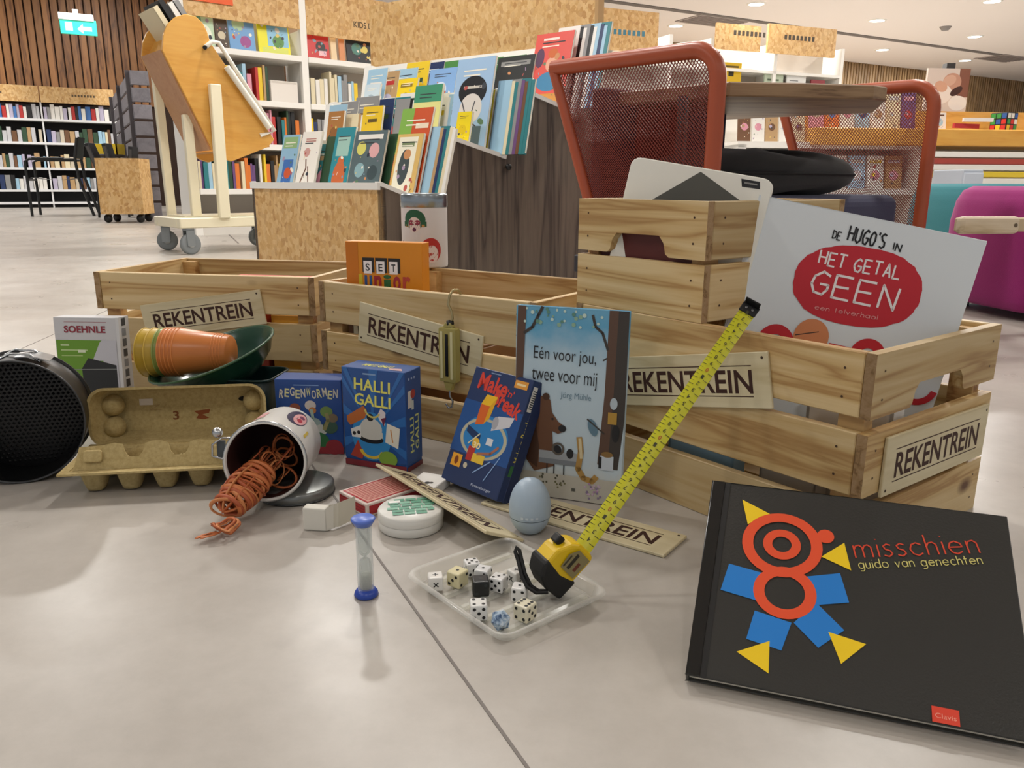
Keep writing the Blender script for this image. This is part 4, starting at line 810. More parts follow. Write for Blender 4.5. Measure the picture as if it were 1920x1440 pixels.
# white board book with a red oval (in crate C)
oh = Vector((.445,1.008,.25)); lean, yaw = .10, -.20; nh = Vector((0,-math.cos(lean),math.sin(lean))); nh = Matrix.Rotation(yaw,3,'Z') @ nh
h_tl = atplane(1425,365,oh,nh); h_tr = atplane(1852,452,oh,nh); h_l = atplane(1358,605,oh,nh); h_r = atplane(1812,625,oh,nh)
exh = (h_tr-h_tl).normalized(); dn = (((h_l-h_tl).normalized()+(h_r-h_tr).normalized())/2); eyh = -dn; HW = (h_tr-h_tl).length; HH = .335
eyh = (eyh - exh*eyh.dot(exh)).normalized(); h_bl = h_tl - eyh*HH; MH = frame(h_bl, exh, eyh)
hb = slab('board_book', 'large white board book with a red oval title, standing in the right crate', 'book', MH, HW, HH, .012, mat('#dfe6ea',.4,name='gloss_white'))
MHI = MH.inverted(); hu = lambda px,py: (MHI @ atplane(px,py,h_bl,nh)).xy
RED = mat('#c5202f',.45); INK = mat('#1d1d20',.5); WH = mat('#f4eeee',.5); f = Face(hb, sep=True)
o1 = hu(1489,520); o2 = hu(1727,555); oc = (o1+o2)/2; orr = (o2-o1).length/2; ro = math.degrees(math.atan2(o2.y-o1.y,o2.x-o1.x)); oy = (hu(1610,457)-hu(1605,605)).length/2
nn = 64; rj = random.Random(3); pts = []
for k in range(nn):
    tt = 2*math.pi*k/nn; j = 1+rj.uniform(-.012,.012); c_, s_ = math.cos(tt), math.sin(tt); X = orr*math.copysign(abs(c_)**.85,c_)*j; Y = oy*math.copysign(abs(s_)**.85,s_)*j; ca, sa = math.cos(R(ro)), math.sin(R(ro)); pts.append((oc.x+X*ca-Y*sa, oc.y+X*sa+Y*ca))
f.geo([(oc.x,oc.y)]+pts,[(0,1+k,1+(k+1)%nn) for k in range(nn)],RED)
def htxt(t, pa, pb, ht, thk, m, wob=.06, seed=2):
    A, B = hu(*pa), hu(*pb); f.strokes(t,(A.x+B.x)/2,(A.y+B.y)/2,(B-A).length,ht,thk,m,math.degrees(math.atan2(B.y-A.y,B.x-A.x)),wob,seed=seed)
htxt('DE',(1562,440),(1577,443),.010,.0016,INK); htxt("HUGO'S",(1592,438),(1660,452),.018,.0022,INK); htxt('IN',(1674,462),(1690,465),.009,.0016,INK)
htxt('HET GETAL',(1537,482),(1688,512),.0165,.0022,WH); htxt('GEEN',(1522,528),(1682,562),.029,.0030,WH,.04)
htxt('een telverhaal',(1528,575),(1645,595),.006,.0007,mat('#e9a3a3',.5),.02)
zc = hu(1452,645); f.ring(zc.x,zc.y,.012,.024,RED,1.1); zc = hu(1520,632); f.disc(zc.x,zc.y,.022,mat('#d98a5a',.5),.024); f.line([hu(1490,628),hu(1535,622)],.0012,INK)
zc = hu(1570,655); f.rect(zc.x-.012,zc.y-.004,zc.x+.016,zc.y+.006,RED); zc = hu(1625,668); f.ring(zc.x,zc.y,.010,.022,RED,1.05); zc = hu(1720,740); f.ring(zc.x-.004,zc.y+.012,.018,.026,RED,1.0,a0=180,a1=350); f.done()
# white board book with dark triangle (in crate D)
od = P0+DU*.20+DV*.12; od.z = .40; nd = -(DV*.55+Vector((0,1,0))*.6).normalized(); nd = (nd+ZV*.12).normalized()
d_tl = atplane(1186,293,od,nd); d_tr = atplane(1452,338,od,nd); d_l = atplane(1167,376,od,nd)
exd = (d_tr-d_tl).normalized(); eyd = (d_tl-d_l); eyd = (eyd-exd*eyd.dot(exd)).normalized(); DW = (d_tr-d_tl).length; DH = .155; MDb = frame(d_tl-eyd*DH, exd, eyd)
db = thing('board_book', 'white board book with a dark triangle, standing in the small crate', 'book', MDb); G().prism(rrect(0,0,DW,DH,.012),-.012,0).build('cover', mat('#efeee4',.4), db, .0008); G().prism(rrect(.004,.004,DW-.002,DH+.0006,.012),-.010,-.002).build('page_block', PAGE, db)
MDI = MDb.inverted(); duv = lambda px,py: tuple((MDI @ atplane(px,py,MDb.translation,nd)).xy); f = Face(db); DK = mat('#55554f',.6)
f.poly([duv(1213,380),duv(1400,385),duv(1314,322)],DK); A = Vector(duv(1390,332)); f.poly([duv(1390,335),duv(1425,341),duv(1425,355),duv(1391,350)],INK); f.poly([duv(1396,341),duv(1420,345),duv(1420,348),duv(1396,344)],mat('#8a8a86',.5)); f.done()
# blue-sky picture book 'Een voor jou'
eb = Vector((.003,1.04,.0015)); ebr = Vector((.145,.988,.0015)); etl = Vector((.006,1.05,.2605)); ME = frame(eb, ebr-eb, etl-eb)
def sky_cover():
    m, nt, N, L, b = newmat('sky_cover'); t = N.new('ShaderNodeTexCoord'); sp_ = N.new('ShaderNodeSeparateXYZ'); L.new(t.outputs['Object'], sp_.inputs[0]); v,_ = coords(N,L,(1,1,1),False); n = noise(N,L,v,25,4)
    ad = N.new('ShaderNodeMath'); ad.operation = 'MULTIPLY_ADD'; ad.inputs[1].default_value = .06; L.new(n.outputs[0],ad.inputs[0]); L.new(sp_.outputs[1],ad.inputs[2])
    r = ramp(N,[(.0,'#cfcdc2'),(.05,'#cdccc3'),(.08,'#c3d3dc'),(.22,'#b9cfdc'),(.27,'#5fa6cb'),(.32,'#7db4d0')]); L.new(ad.outputs[0],r.inputs[0]); L.new(r.outputs[0],b.inputs['Base Color']); b.inputs['Roughness'].default_value = .4; return m
en = slab('picture_book', 'tall picture book with blue sky and a brown bear on its cover', 'book', ME, .152, .262, .010, sky_cover())
f = Face(en, sep=True); TRK = mat('#5d4436',.5); TRK2 = mat('#3d3733',.5); BR = mat('#6b452c',.5); BRD = mat('#4a2d1c',.5); LF = mat('#6f8a78',.5); GR = mat('#9a8a5a',.5)
W_, H_ = .152, .262
f.poly([(0,.06),(.006,.06),(.010,.15),(.013,.262),(0,.262)],TRK); f.poly([(.118,.055),(.137,.05),(.152,.262),(.126,.262),(.124,.15)],TRK); f.poly([(.132,.05),(.146,.05),(.152,.12),(.152,.262),(.138,.262),(.136,.15)],TRK2)
f.line([(.010,.225),(.022,.234),(.030,.25),(.036,.262)],.004,TRK2); f.line([(.126,.21),(.118,.232),(.108,.24),(.104,.255)],.0035,TRK2); f.line([(.126,.20),(.120,.196)],.002,TRK2)
rl = random.Random(5)
for k in range(26): x = rl.uniform(.01,.12); f.disc(x, rl.uniform(.236,.26) if x < .09 else rl.uniform(.23,.255), rl.uniform(.0015,.003), mat(rl.choice(['#8fb39a','#c6dcd2','#5f8f80']),.5), n=8, name='printed_pattern')
f.text('Eén voor jou,', .068, .197, .086, .022, INK, -1.5, -.005); f.text('twee voor mij', .068, .168, .090, .024, INK, -1.5, -.005); f.text('Jörg Mühle', .085, .144, .042, .011, mat('#5f7f92',.5), -1.5, -.01)
f.poly([(.018,.05),(.018,.12),(.024,.137),(.032,.141),(.044,.142),(.05,.137),(.053,.12),(.062,.108),(.070,.103),(.071,.095),(.062,.091),(.054,.094),(.056,.07),(.058,.045),(.03,.035)],BR); f.poly([(.018,.05),(.018,.12),(.028,.12),(.036,.07),(.034,.04)],BRD); f.disc(.044,.141,.005,BRD); f.disc(.068,.099,.0055,INK,.005); f.disc(.054,.111,.0018,INK,n=10)
f.rect(.0,.0,.152,.034,mat('#bdb9ac',.5)); f.rect(.036,.055,.09,.066,mat('#9fa4a8',.5)); f.rect(.036,.048,.09,.055,mat('#7c8288',.5))
for x in (.048,.058,.072): f.line([(x,.048),(x,.034)],.0016,INK)
f.line([(.092,.09),(.095,.07),(.092,.045),(.10,.033),(.112,.030),(.118,.038)],.008,mat('#b08a4a',.5)); f.line([(.093,.088),(.096,.06)],.004,mat('#d9c9a0',.5)); f.disc(.062,.068,.006,INK,.007); f.disc(.08,.065,.005,INK,.007); f.ring(.063,.07,.006,.009,mat('#5a5248',.5))
f.disc(.11,.105,.006,mat('#5f7f92',.5),.012,rot=20); f.line([(.102,.116),(.126,.098)],.002,TRK2); f.rect(.122,.048,.14,.068,mat('#c6d0da',.5)); f.disc(.131,.07,.008,mat('#8a6a3a',.5),.004); f.rect(.12,.05,.124,.066,INK)
f.rect(.130,.112,.142,.128,mat('#b8903a',.5)); f.disc(.137,.14,.005,mat('#b9c7cf',.5),.008); f.disc(.141,.1,.005,INK,.012)
for k in range(16): f.disc(.045+rl.uniform(-.008,.03), rl.uniform(.014,.032), .0016, mat(rl.choice(['#5d5a4a','#7c7a5a']),.5), n=7, name='printed_pattern')
for k in range(22): f.disc(.115+rl.uniform(-.014,.014), .016+rl.uniform(-.012,.010), .0017, mat(rl.choice(['#b08ab0','#c9b0c6','#8a7a9a']),.5), n=7, name='printed_pattern')
f.disc(.016,.145,.004,LF,.006,rot=30); f.disc(.024,.139,.004,LF,.003); f.rect(.084,.013,.089,.017,mat('#5a5a52',.5)); f.done()
# Make 'n Break game box
mb_bl = Vector((-.101,1.060,.0)); mb_br = Vector((-.020,.976,.0)); mb_tl = Vector((-.052,1.108,.153)); MN = frame(mb_bl+ZV*.001, mb_br-mb_bl, mb_tl-mb_bl); NV = mat('#1c2f5e',.35); MW, MHt = .1165, .168
mk = slab('game_box', 'leaning dark blue game box with red lettering and wooden blocks', 'box', MN@Matrix.Translation((0,.0,0)), MW, MHt, .030, NV, mat('#1f3460',.4,name='navy_box'), pages=False); mk.location.z += .012
G().box(-.0006,-.0006,-.0305,MW+.0006,MHt+.0006,-.012).build('lid_rim', mat('#182a52',.4), mk, .0008)
f = Face(mk, sep=True); f.rect(0,.045,MW,.12,mat('#1f4f8f',.35)); f.disc(.06,.075,.045,mat('#2a7fc0',.35),.030); f.ring(.058,.072,.040,.046,mat('#b9b49a',.4),.62)
f.text('Make', .046, .148, .060, .024, mat('#d8402f',.4), -4, .03); f.text("'n'", .083, .142, .014, .010, mat('#d8402f',.4), -4, .02); f.text('Break', .083, .127, .060, .022, mat('#d8402f',.4), -14, .03); f.rect(.085,.152,.110,.163,mat('#e09a3a',.4)); f.rect(.089,.156,.106,.159,mat('#f3d9a0',.4))
f.rect(.035,.163,.055,.1645,mat('#8196b8',.4))
f.poly([(.034,.088),(.050,.092),(.052,.118),(.034,.118)],mat('#d9641e',.4)); f.poly([(.034,.118),(.052,.118),(.062,.133),(.040,.133)],mat('#f0bd1e',.4)); f.poly([(.050,.092),(.058,.102),(.062,.133),(.052,.118)],mat('#e0a51a',.4))
f.poly([(.068,.086),(.100,.098),(.104,.112),(.074,.108),(.067,.098)],mat('#cfcfd4',.4)); f.disc(.0715,.098,.006,mat('#a9a9b0',.4),.009); f.poly([(.022,.085),(.052,.076),(.052,.064),(.022,.076)],mat('#15305c',.4))
f.rect(.036,.038,.050,.058,mat('#b5302c',.4)); f.rect(.048,.038,.072,.050,mat('#e8c23a',.4)); f.disc(.047,.064,.007,mat('#e8b83a',.4)); f.text('30',.050,.061,.015,.009,mat('#f6e6b0',.4),0,.02); f.rect(.066,.066,.078,.076,mat('#d9dce0',.4)); f.line([(.032,.06),(.05,.078)],.002,mat('#d9d4b0',.4)); f.line([(.055,.05),(.08,.056),(.092,.068)],.004,mat('#a86a52',.4))
f.rect(.010,.024,.030,.042,mat('#e8a52c',.4)); f.disc(.020,.033,.004,mat('#7a3a18',.4),.006); f.disc(.040,.030,.004,mat('#c9c2a8',.4)); f.line([(.058,.024),(.085,.046)],.0018,mat('#8fb0dc',.4)); f.line([(.082,.018),(.100,.056)],.0016,mat('#8fb0dc',.4)); f.text('Ravensburger',.082,.008,.04,.005,mat('#c6d3ea',.4),0); f.done()
f = Face(mk,(MW,0,0),(0,0,-1),(0,1,0)); f.lift = .001; f.rect(.004,.125,.022,.160,mat('#d9d7cf',.4))
for k in range(9): f.rect(.006,.129+k*.003,.020,.1304+k*.003,INK)
f.text('Make n Break',.014,.085,.06,.012,mat('#d9c95a',.4),90,.01); f.rect(.006,.035,.022,.050,mat('#2f6e3c',.4)); f.done()
# Halli Galli game box
MG_ = frame(Vector((-.255,1.154,.0005)), Vector((.099,-.041,0)), ZV); GW, GH, GD = .1075, .1535, .046
hg = slab('game_box', 'upright blue game box with yellow lettering and a silver bell', 'box', MG_, GW, GH, GD, NV, mat('#1d4f8f',.35,name='blue_box'), pages=False); G().box(-.0006,.012,-GD-.0006,GW+.0006,GH+.0006,.0006).build('lid', mat('#1c4d90',.35), hg, .0008)
f = Face(hg,(0,0,.0007), sep=True); yl = mat('#e3df6a',.4)
for k in range(10):
    a_ = R(-20+k*26); f.poly([(.05,.06),(.05+.16*math.cos(a_),.06+.16*math.sin(a_)),(.05+.16*math.cos(a_+.12),.06+.16*math.sin(a_+.12))] if False else [(.05,.06),(min(GW,max(0,.05+.12*math.cos(a_))),min(GH,max(.02,.06+.12*math.sin(a_)))),(min(GW,max(0,.05+.12*math.cos(a_+.13))),min(GH,max(.02,.06+.12*math.sin(a_+.13))))],mat('#2a68ad',.35))
f.text('HALLI',.052,.129,.062,.018,yl,-2,.02); f.text('GALLI',.052,.106,.062,.018,yl,-2,.02); f.rect(.037,.145,.059,.1475,mat('#7f9fc6',.4))
f.disc(.048,.05,.034,mat('#2f86c4',.4),.038); f.disc(.048,.062,.019,mat('#c9c8c0',.3),.017); f.rect(.028,.048,.068,.058,mat('#c9c8c0',.3)); f.disc(.048,.046,.021,mat('#15181f',.4),.007); f.disc(.048,.051,.019,mat('#c9c8c0',.3),.006); f.disc(.047,.080,.006,INK)
f.poly([(.006,.078),(.036,.097),(.042,.090),(.038,.078),(.012,.064),(.006,.07)],mat('#b5652e',.4)); f.poly([(.076,.074),(.098,.068),(.094,.036),(.072,.044)],mat('#e0dccf',.4)); f.line([(.082,.065),(.085,.045)],.002,mat('#c98a4a',.4)); f.poly([(.060,.085),(.066,.096),(.074,.09),(.072,.07),(.064,.076)],mat('#d9cfd2',.4)); f.poly([(.066,.08),(.075,.083),(.07,.068)],mat('#6b2440',.4)); f.ring(.052,.094,.012,.015,mat('#c9c06a',.4),1.0,a0=190,a1=330)
f.poly([(.012,.058),(.03,.066),(.03,.046),(.014,.046)],mat('#dcdcd8',.4)); f.disc(.018,.052,.003,INK); f.disc(.026,.054,.003,INK); f.poly([(.01,.016),(.024,.042),(.034,.02),(.03,.012)],mat('#a83a2a',.4)); f.ring(.048,.03,.016,.022,mat('#d9b83a',.4),.7,a0=190,a1=350); f.disc(.076,.018,.016,mat('#7fa33a',.4),.012); f.rect(0,.0005,GW,.010,mat('#7a1f2c',.4)); f.done()
f = Face(hg,(GW+.0007,0,0),(0,0,-1),(0,1,0)); f.rect(.006,.098,.018,.124,mat('#d9d6d2',.4)); f.disc(.021,.118,.007,mat('#a83a3c',.4)); f.rect(.016,.094,.023,.108,mat('#cfd6d2',.4)); f.text('HALLI',.016,.055,.055,.011,mat('#cfd98a',.4),90,.02); f.text('GALLI',.031,.057,.055,.011,mat('#cfd98a',.4),90,.02)
for k in range(3): f.disc(.010+k*.008,.142,.002,mat('#9fb6d9',.4))
f.rect(0,.0005,GD,.008,mat('#6a1f2c',.4)); f.done()
f = Face(hg,(0,GH+.0007,0),(1,0,0),(0,0,-1)); f.text('HALLI GALLI',.05,.022,.05,.014,yl,0,.02); f.poly([(.078,.006),(.1,.006),(.092,.018),(.074,.014)],mat('#c9a0a0',.4)); f.done()
# Regenwormen game box
rw = slab('game_box', 'dark blue game box with worm figures, behind the taller blue box', 'box', frame(Vector((-.372,1.203,.0005)), Vector((1,-.06,0)), ZV), .105, .121, .045, NV, mat('#1b3f82',.35), pages=False); G().box(-.0006,.010,-.0456,.1056,.1216,.0006).build('lid', mat('#1d478c',.35), rw, .0008)
f = Face(rw,(0,0,.0007), sep=True); 
for k,ch in enumerate('REGENWORMEN'): f.text(ch,.010+k*.0086,.100+.002*((k*7)%3-1),.0072,.014,mat('#d6d49a' if k%2 else '#cfc9b8',.4),(k*53)%17-8,.02)
for x,y,c,r_ in ((.03,.075,'#8a4a35',.009),(.055,.08,'#c9c0b8',.009),(.058,.072,'#b8743a',.006),(.08,.07,'#6f8a4a',.010),(.06,.05,'#8fa3a0',.011),(.07,.04,'#b9bdb6',.010),(.085,.045,'#3c5a4a',.012),(.09,.06,'#7a6a52',.008),(.045,.045,'#5a7a94',.010),(.065,.02,'#2c6a3c',.018),(.09,.012,'#8f2a34',.014),(.03,.05,'#a89a8a',.007)): f.disc(x,y,r_,mat(c,.4),r_*.9)
f.line([(.05,.05),(.058,.06),(.056,.074)],.005,mat('#9ab0a4',.4)); f.line([(.075,.04),(.082,.056),(.08,.068)],.006,mat('#8f8a5a',.4)); f.rect(.045,.0005,.105,.012,mat('#8f2a34',.4)); f.rect(.03,.112,.07,.1135,mat('#7f9fd0',.4),'lettering'); f.done()
# SOEHNLE scale box
so = slab('scale_box', 'white and green kitchen scale box standing behind the black cake tin', 'box', frame(Vector((-.841,1.423,.0005)), Vector((.121,-.006,.0)), Vector((.003,.009,.18))), .122, .180, .035, NV, mat('#cfcfd2',.4), pages=False); G().box(.117,0,-.0345,.1225,.1802,.0003).build('side_flap', mat('#d9d9da',.4), so)
f = Face(so,lift=.0006); f.rect(.002,0,.088,.138,mat('#6a9a2c',.4)); f.poly([(.088,.138),(.088,.0),(.115,0),(.115,.13)],mat('#c6c6ce',.4)); f.poly([(.084,.134),(.088,.138),(.115,.138),(.115,.1),(.068,.1)],mat('#c9c9d1',.4)); f.poly([(.060,.105),(.112,.092),(.112,.02),(.048,.02),(.046,.085)],mat('#1f2224',.4)); f.line([(.03,.083),(.112,.085)],.0012,mat('#8a8d8a',.4)); f.text('SOEHNLE',.058,.158,.078,.013,mat('#8f2a3a',.4),0,.03); f.rect(.02,.171,.1,.1716,mat('#a84a52',.4)); f.rect(.01,.127,.026,.130,mat('#cfe0b0',.4),'lettering'); f.rect(.01,.118,.06,.1205,mat('#b9d090',.4),'lettering'); f.rect(.042,.115,.056,.120,mat('#dfe9cc',.4),'lettering'); f.rect(.01,.108,.05,.110,mat('#a9c47a',.4),'lettering'); f.done()
f = Face(so,(.1226,0,0),(0,0,-1),(0,1,0))
for k in range(9): f.rect(.009,.012+k*.019,.022,.026+k*.019,mat(['#5a5d62','#8a8d92','#3f4246'][k%3],.4),'lettering')
f.done()
# SET Junior box in crate B
sjx = Vector((.955,-.296,0)); MSJ = frame(Vector((-.296,1.42,.155)), sjx, Vector((0,.0,1))); sj = slab('game_box', 'orange game box with black and white letter tiles, in the middle crate', 'box', MSJ, .146, .165, .03, NV, mat('#d9861a',.4,name='orange_box'), pages=False)
G().box(-.0006,.01,-.0306,.1466,.1656,.0006).build('lid', mat('#df8d1c',.4), sj, .0008)
f = Face(sj,(0,0,.0007)); f.rect(0,.012,.024,.164,mat('#cf7615',.4))
for k,ch in enumerate('SET'):
    x = .034+k*.025; f.rect(x-.002,.112,x+.021,.138,INK).rect(x,.110,x+.016,.132,WH).text(ch,x+.008,.121,.008,.013,mat('#333338',.4),0,.02)
for k,(ch,c) in enumerate(zip('Junior',['#d9c42c','#2a5a94','#a82a34','#2c6a3c','#a83040','#c24a3c'])): f.text(ch,.024+k*.0185,.094,.0145,.030 if k < 1 or ch == 'i' else .026,mat(c,.4),0,.03)
f.done()
# red box inside crate A, other contents showing through the gaps
def inbox(M, x0,y0,z0,x1,y1,z1,col,name,label,cat,top=None,grp='contents of the crates'):
    t = thing(name,label,cat,M@Matrix.Translation((x0,y0,z0)),grp); G().box(0,0,0,x1-x0,y1-y0,z1-z0).build('body', mat(col,.5), t, .001)
    G().box(.003,.003,z1-z0,x1-x0-.003,y1-y0-.003,z1-z0+.004).build('lid', mat(top or col,.5), t, .001); return t
inbox(MA,.20,.05,.013,.43,.20,.225,'#e3d9c4','game_box','pink-topped game box lying in the leftmost crate','box','#c9564a')
inbox(MA,.22,.016,.013,.35,.045,.185,'#c2482e','game_box','orange-red flat box showing through the gap of the leftmost crate','box')
inbox(MA,.36,.016,.013,.42,.045,.175,'#d99a2c','game_box','yellow-orange flat box showing through the gap of the leftmost crate','box')
inbox(MB,.04,.09,.013,.30,.22,.148,'#8a6a4a','game_box','brown flat box lying under the orange game box in the middle crate','box')
inbox(MD,.016,.03,.013,.05,.20,.118,'#5a1f1c','game_box','dark red box added to darken the handle hole of the small crate','box')  # added filler box, stands in for the dark interior behind the hole
for i,(x,c) in enumerate(((.05,'brown'),(.062,'cream'),(.076,'tan'),(.088,'dark red'),(.102,'red'),(.118,'dark red'))): ubook(MB@Matrix.Translation((x,.02,.013)),(.011,.06,.165),c,f'{c} card box, {ordn(i)} from left in the gap of the middle crate','contents of the crates')
for i,(x,w2,c,h_) in enumerate(((.16,.11,'light blue',.10),(.29,.08,'white',.11),(.33,.11,'white',.168))): ubook(MC@Matrix.Translation((x,.034+.03*i,.013)),(w2,.025,h_),c,f'{c} booklet, {ordn(i)} from left behind the slats of the right crate','contents of the crates')
# patterned round-shouldered tin on the crate corner
def cyl(r): return lambda u,v,l: Vector(((r+l)*math.sin(u/r), -(r+l)*math.cos(u/r), v))
tn = thing('storage_tin', 'tall white tin with printed faces and steel lid on the crate rims', 'tin', pose((-.185,1.69,.2505), R(-10))); TW = mat('#d8d2ce',.35,name='tin_white')
G().lathe([(0,0),(.047,0),(.048,.003),(.048,.124),(.047,.126)],40).build('body', TW, tn); G().lathe([(.0485,.122),(.0492,.124),(.0492,.146),(.047,.150),(0,.151)],40).build('lid', mat('#9aa3a8',.25,.9), tn)
f = Face(tn,fn=cyl(.048)); gr = mat('#1f5a3c',.5); rd = mat('#b52a22',.5); sk = mat('#e3d3cc',.5); dk = mat('#1d2030',.5)
f.disc(-.008,.098,.024,gr,.020,3).disc(-.008,.088,.014,sk,.015,3); f.rect(-.034,.084,-.020,.094,gr,nu=3); f.rect(.004,.084,.018,.094,gr,nu=3); f.disc(-.015,.092,.006,mat('#8f2a40',.5),.005).disc(-.001,.092,.006,mat('#8f2a40',.5),.005).disc(-.008,.078,.004,mat('#5a2040',.5)); f.rect(-.03,.083,-.022,.088,mat('#b98a4a',.5)); f.rect(.008,.083,.014,.088,mat('#b98a4a',.5))
f.disc(.026,.036,.023,rd,.025,3).disc(.028,.028,.014,sk,.018,3).poly([(.012,.034),(.044,.036),(.04,.026),(.03,.03),(.018,.024)],dk).disc(.028,.016,.004,rd,.002); f.rect(.006,.010,.014,.034,rd); f.poly([(-.045,.055),(-.03,.046),(-.026,.04),(-.04,.044)],dk); f.done()

# ================================================================== FOREGROUND: loose things on the floor
# ---- egg carton
KA = R(9); MEC = pose((-.602,1.014,.001), KA); EL, EW, EH = .236, .112, .036
def pulp():
    m, nt, N, L, b = newmat('egg_carton_pulp'); v,_ = coords(N,L,(1,1,1),False); n = noise(N,L,v,180,5,.7); r = ramp(N,[(.3,'#a8935f'),(.6,'#bda976'),(.8,'#c6b383')]); L.new(n.outputs[0],r.inputs[0]); L.new(r.outputs[0],b.inputs['Base Color']); b.inputs['Roughness'].default_value = .9; bump(N,L,b,n.outputs[0],.4,.001); return m
PULP = pulp()
ec = thing('egg_carton', 'open beige pulp egg carton for ten eggs beside the rubber band tin', 'carton', MEC)
def tray(u, v):
    x, y = u*EL, v*EW; fx = u*5 % 1 if u < 1 else .999; fy = v*2 % 1 if v < 1 else .999; rx = abs(fx-.5)*2; ry = abs(fy-.5)*2; r_ = (rx**3.2+ry**3.2)**(1/3.2)
    d = max(0, 1-max(0, r_-.42)/.5); d = d*d*(3-2*d); edge = min(1, min(u, 1-u)*5/.16, min(v, 1-v)*2/.16); d *= max(0,min(1,edge)); z = EH - (EH-.001)*d - (.004 if r_ > .9 and 0 < u < 1 and 0 < v < 1 else 0)
    return (x, y, max(.001, z))
G().grid(tray, 90, 44).build('cup_tray', PULP, ec)
g = G(); g.prism([(-.012,-.012),(EL+.012,-.012),(EL+.012,EW+.006),(-.012,EW+.006),(-.012,0),(0,0),(0,EW),(EL,EW),(EL,0),(-.012,0)],EH-.002,EH+.001); g.build('rim', PULP, ec)
# closing flap with two notches and two studs
fp = [(.004,0),(EL-.004,0),(EL-.010,.044),(.20,.046),(.176,.049),(.166,.046),(.162,.030),(.157,.022),(.143,.022),(.138,.030),(.134,.046),(.124,.050),(.112,.050),(.103,.046),(.099,.030),(.094,.022),(.080,.022),(.075,.030),(.071,.046),(.060,.049),(.045,.045),(.012,.043)]; fp = [(a_*EL/.25, b_*.74) for a_, b_ in fp]
MFp = Matrix.Translation((0,.004,EH)) @ Matrix.Rotation(R(68),4,'X'); fo = obj('closing_flap', G().prism(fp,-.0012,.0012).mesh('closing_flap', PULP), ec, MFp)
for x in (.030,.198): G().prism(rrect(x-.012,.010,x+.012,.027,.004),.0012,.007).build('stud', PULP, fo, .002, 2)
# lid standing open behind
MLd = Matrix.Translation((-.008,EW+.004,EH-.002)) @ Matrix.Rotation(R(84),4,'X'); ld = obj('lid', None, ec, MLd)
LW, LH, LDp = EL+.014, .084, .052
def lidw(u, v):  # walls flare from the deep panel (z=-LDp) to the rim (z=0)
    pr = rrect(0,0,LW,LH,.022,6); ins = rrect(.024,.012,LW-.024,LH-.008,.012,6); i = int(round(u*len(pr))) % len(pr); q = .5-.5*math.cos(v*math.pi); a = Vector(pr[i]).lerp(Vector(ins[i]), v**1.3); return (a.x,a.y,-LDp*v**.8)
g = G(); g.grid(lidw, 28, 6, wrapu=True); ins = rrect(.024,.012,LW-.024,LH-.008,.012,6); g.add([(x,y,-LDp) for x,y in ins],[tuple(range(len(ins)))]); pr = rrect(0,0,LW,LH,.022,6); pr2 = rrect(-.004,-.002,LW+.004,LH+.004,.025,6); n_ = len(pr)
g.add([(x,y,0) for x,y in pr]+[(x,y,.0006) for x,y in pr2],[(i,(i+1)%n_,n_+(i+1)%n_,n_+i) for i in range(n_)]); g.build('lid_shell', PULP, ld)
for x in (.020, LW-.020):
    for y in (.022,.056): G().grid(lambda u,v: (x+.017*math.cos(u*6.283)*math.sin(v*1.57), y+.017*math.sin(u*6.283)*math.sin(v*1.57), -.040+.020*math.cos(v*1.57)), 14, 6, wrapu=True).build('corner_bump', PULP, ld)
f = Face(ld,(0,0,-LDp),lift=.0005); f.rect(.055,.052,.075,.062,mat('#d9cfc2',.6),'sticker'); f.text('3',.108,.034,.009,.014,mat('#7a4a24',.8),0,.02); f.poly([(.135,.040),(.160,.042),(.158,.036),(.148,.034),(.158,.028),(.150,.026),(.138,.028),(.142,.034)],mat('#8a4a22',.8)); f.line([(.07,.05),(.085,.052),(.07,.044),(.088,.044)],.0008,mat('#a58c5c',.8)); f.disc(.212,.057,.008,mat('#181410',.9),.004,name='hole'); f.done()
# ---- rubber band tin lying on its side
axis = Vector((.010,-.125,.014)).normalized(); cb = Vector((-.332,1.108,.0525)); MCn = frame(cb, axis.orthogonal(), axis.cross(axis.orthogonal())); MCn = MCn
ez = axis; ex = Vector((0,0,1)).cross(ez).normalized(); ey = ez.cross(ex); MCn = frame(cb, ex, ey)
rt = thing('storage_tin', 'white tin lying on its side, spilling orange rubber bands', 'tin', MCn); CL = .135; CR = .051
G().lathe([(0,0),(CR-.003,0),(CR,.004),(CR,CL-.003),(CR+.0015,CL-.001),(CR+.0015,CL+.001),(CR-.001,CL+.001),(CR-.001,.003),(0,.003)],48).build('body', mat('#dcdad4',.3,name='tin_white2'), rt)
G().lathe([(CR-.0014,CL-.004),(CR-.0014,.005),(0,.005)],48).build('inner_shade', mat('#3a1712',.7), rt)  # dark lining paints in the shade inside the tin
G().tube([(CR*1.035*math.cos(t),CR*1.035*math.sin(t),CL-.001) for t in [k*2*math.pi/48 for k in range(48)]],.0016,6,True).build('rim', STEEL, rt)
f = Face(rt,fn=lambda u,v,l: Vector(((CR+l)*math.sin(u/CR),(CR+l)*math.cos(u/CR),v))); pk_ = mat('#d9a0a0',.4); nv = mat('#2d2a4a',.4); ol = mat('#8a8f6a',.4)
f.disc(-.030,.055,.020,pk_,.024,3).disc(-.034,.050,.010,mat('#b5524a',.4),.012,2).rect(-.045,.086,-.010,.090,ol,nu=6).disc(-.022,.075,.012,mat('#c98a86',.4),.006,2); f.disc(.030,.052,.014,nv,.038,3).disc(.034,.052,.009,pk_,.030,3).disc(.035,.060,.004,mat('#a83040',.4),.010,2).disc(.035,.040,.004,mat('#7a3a5a',.4),.008,2); f.rect(.052,.07,.056,.10,mat('#c9b04a',.4)); f.done()
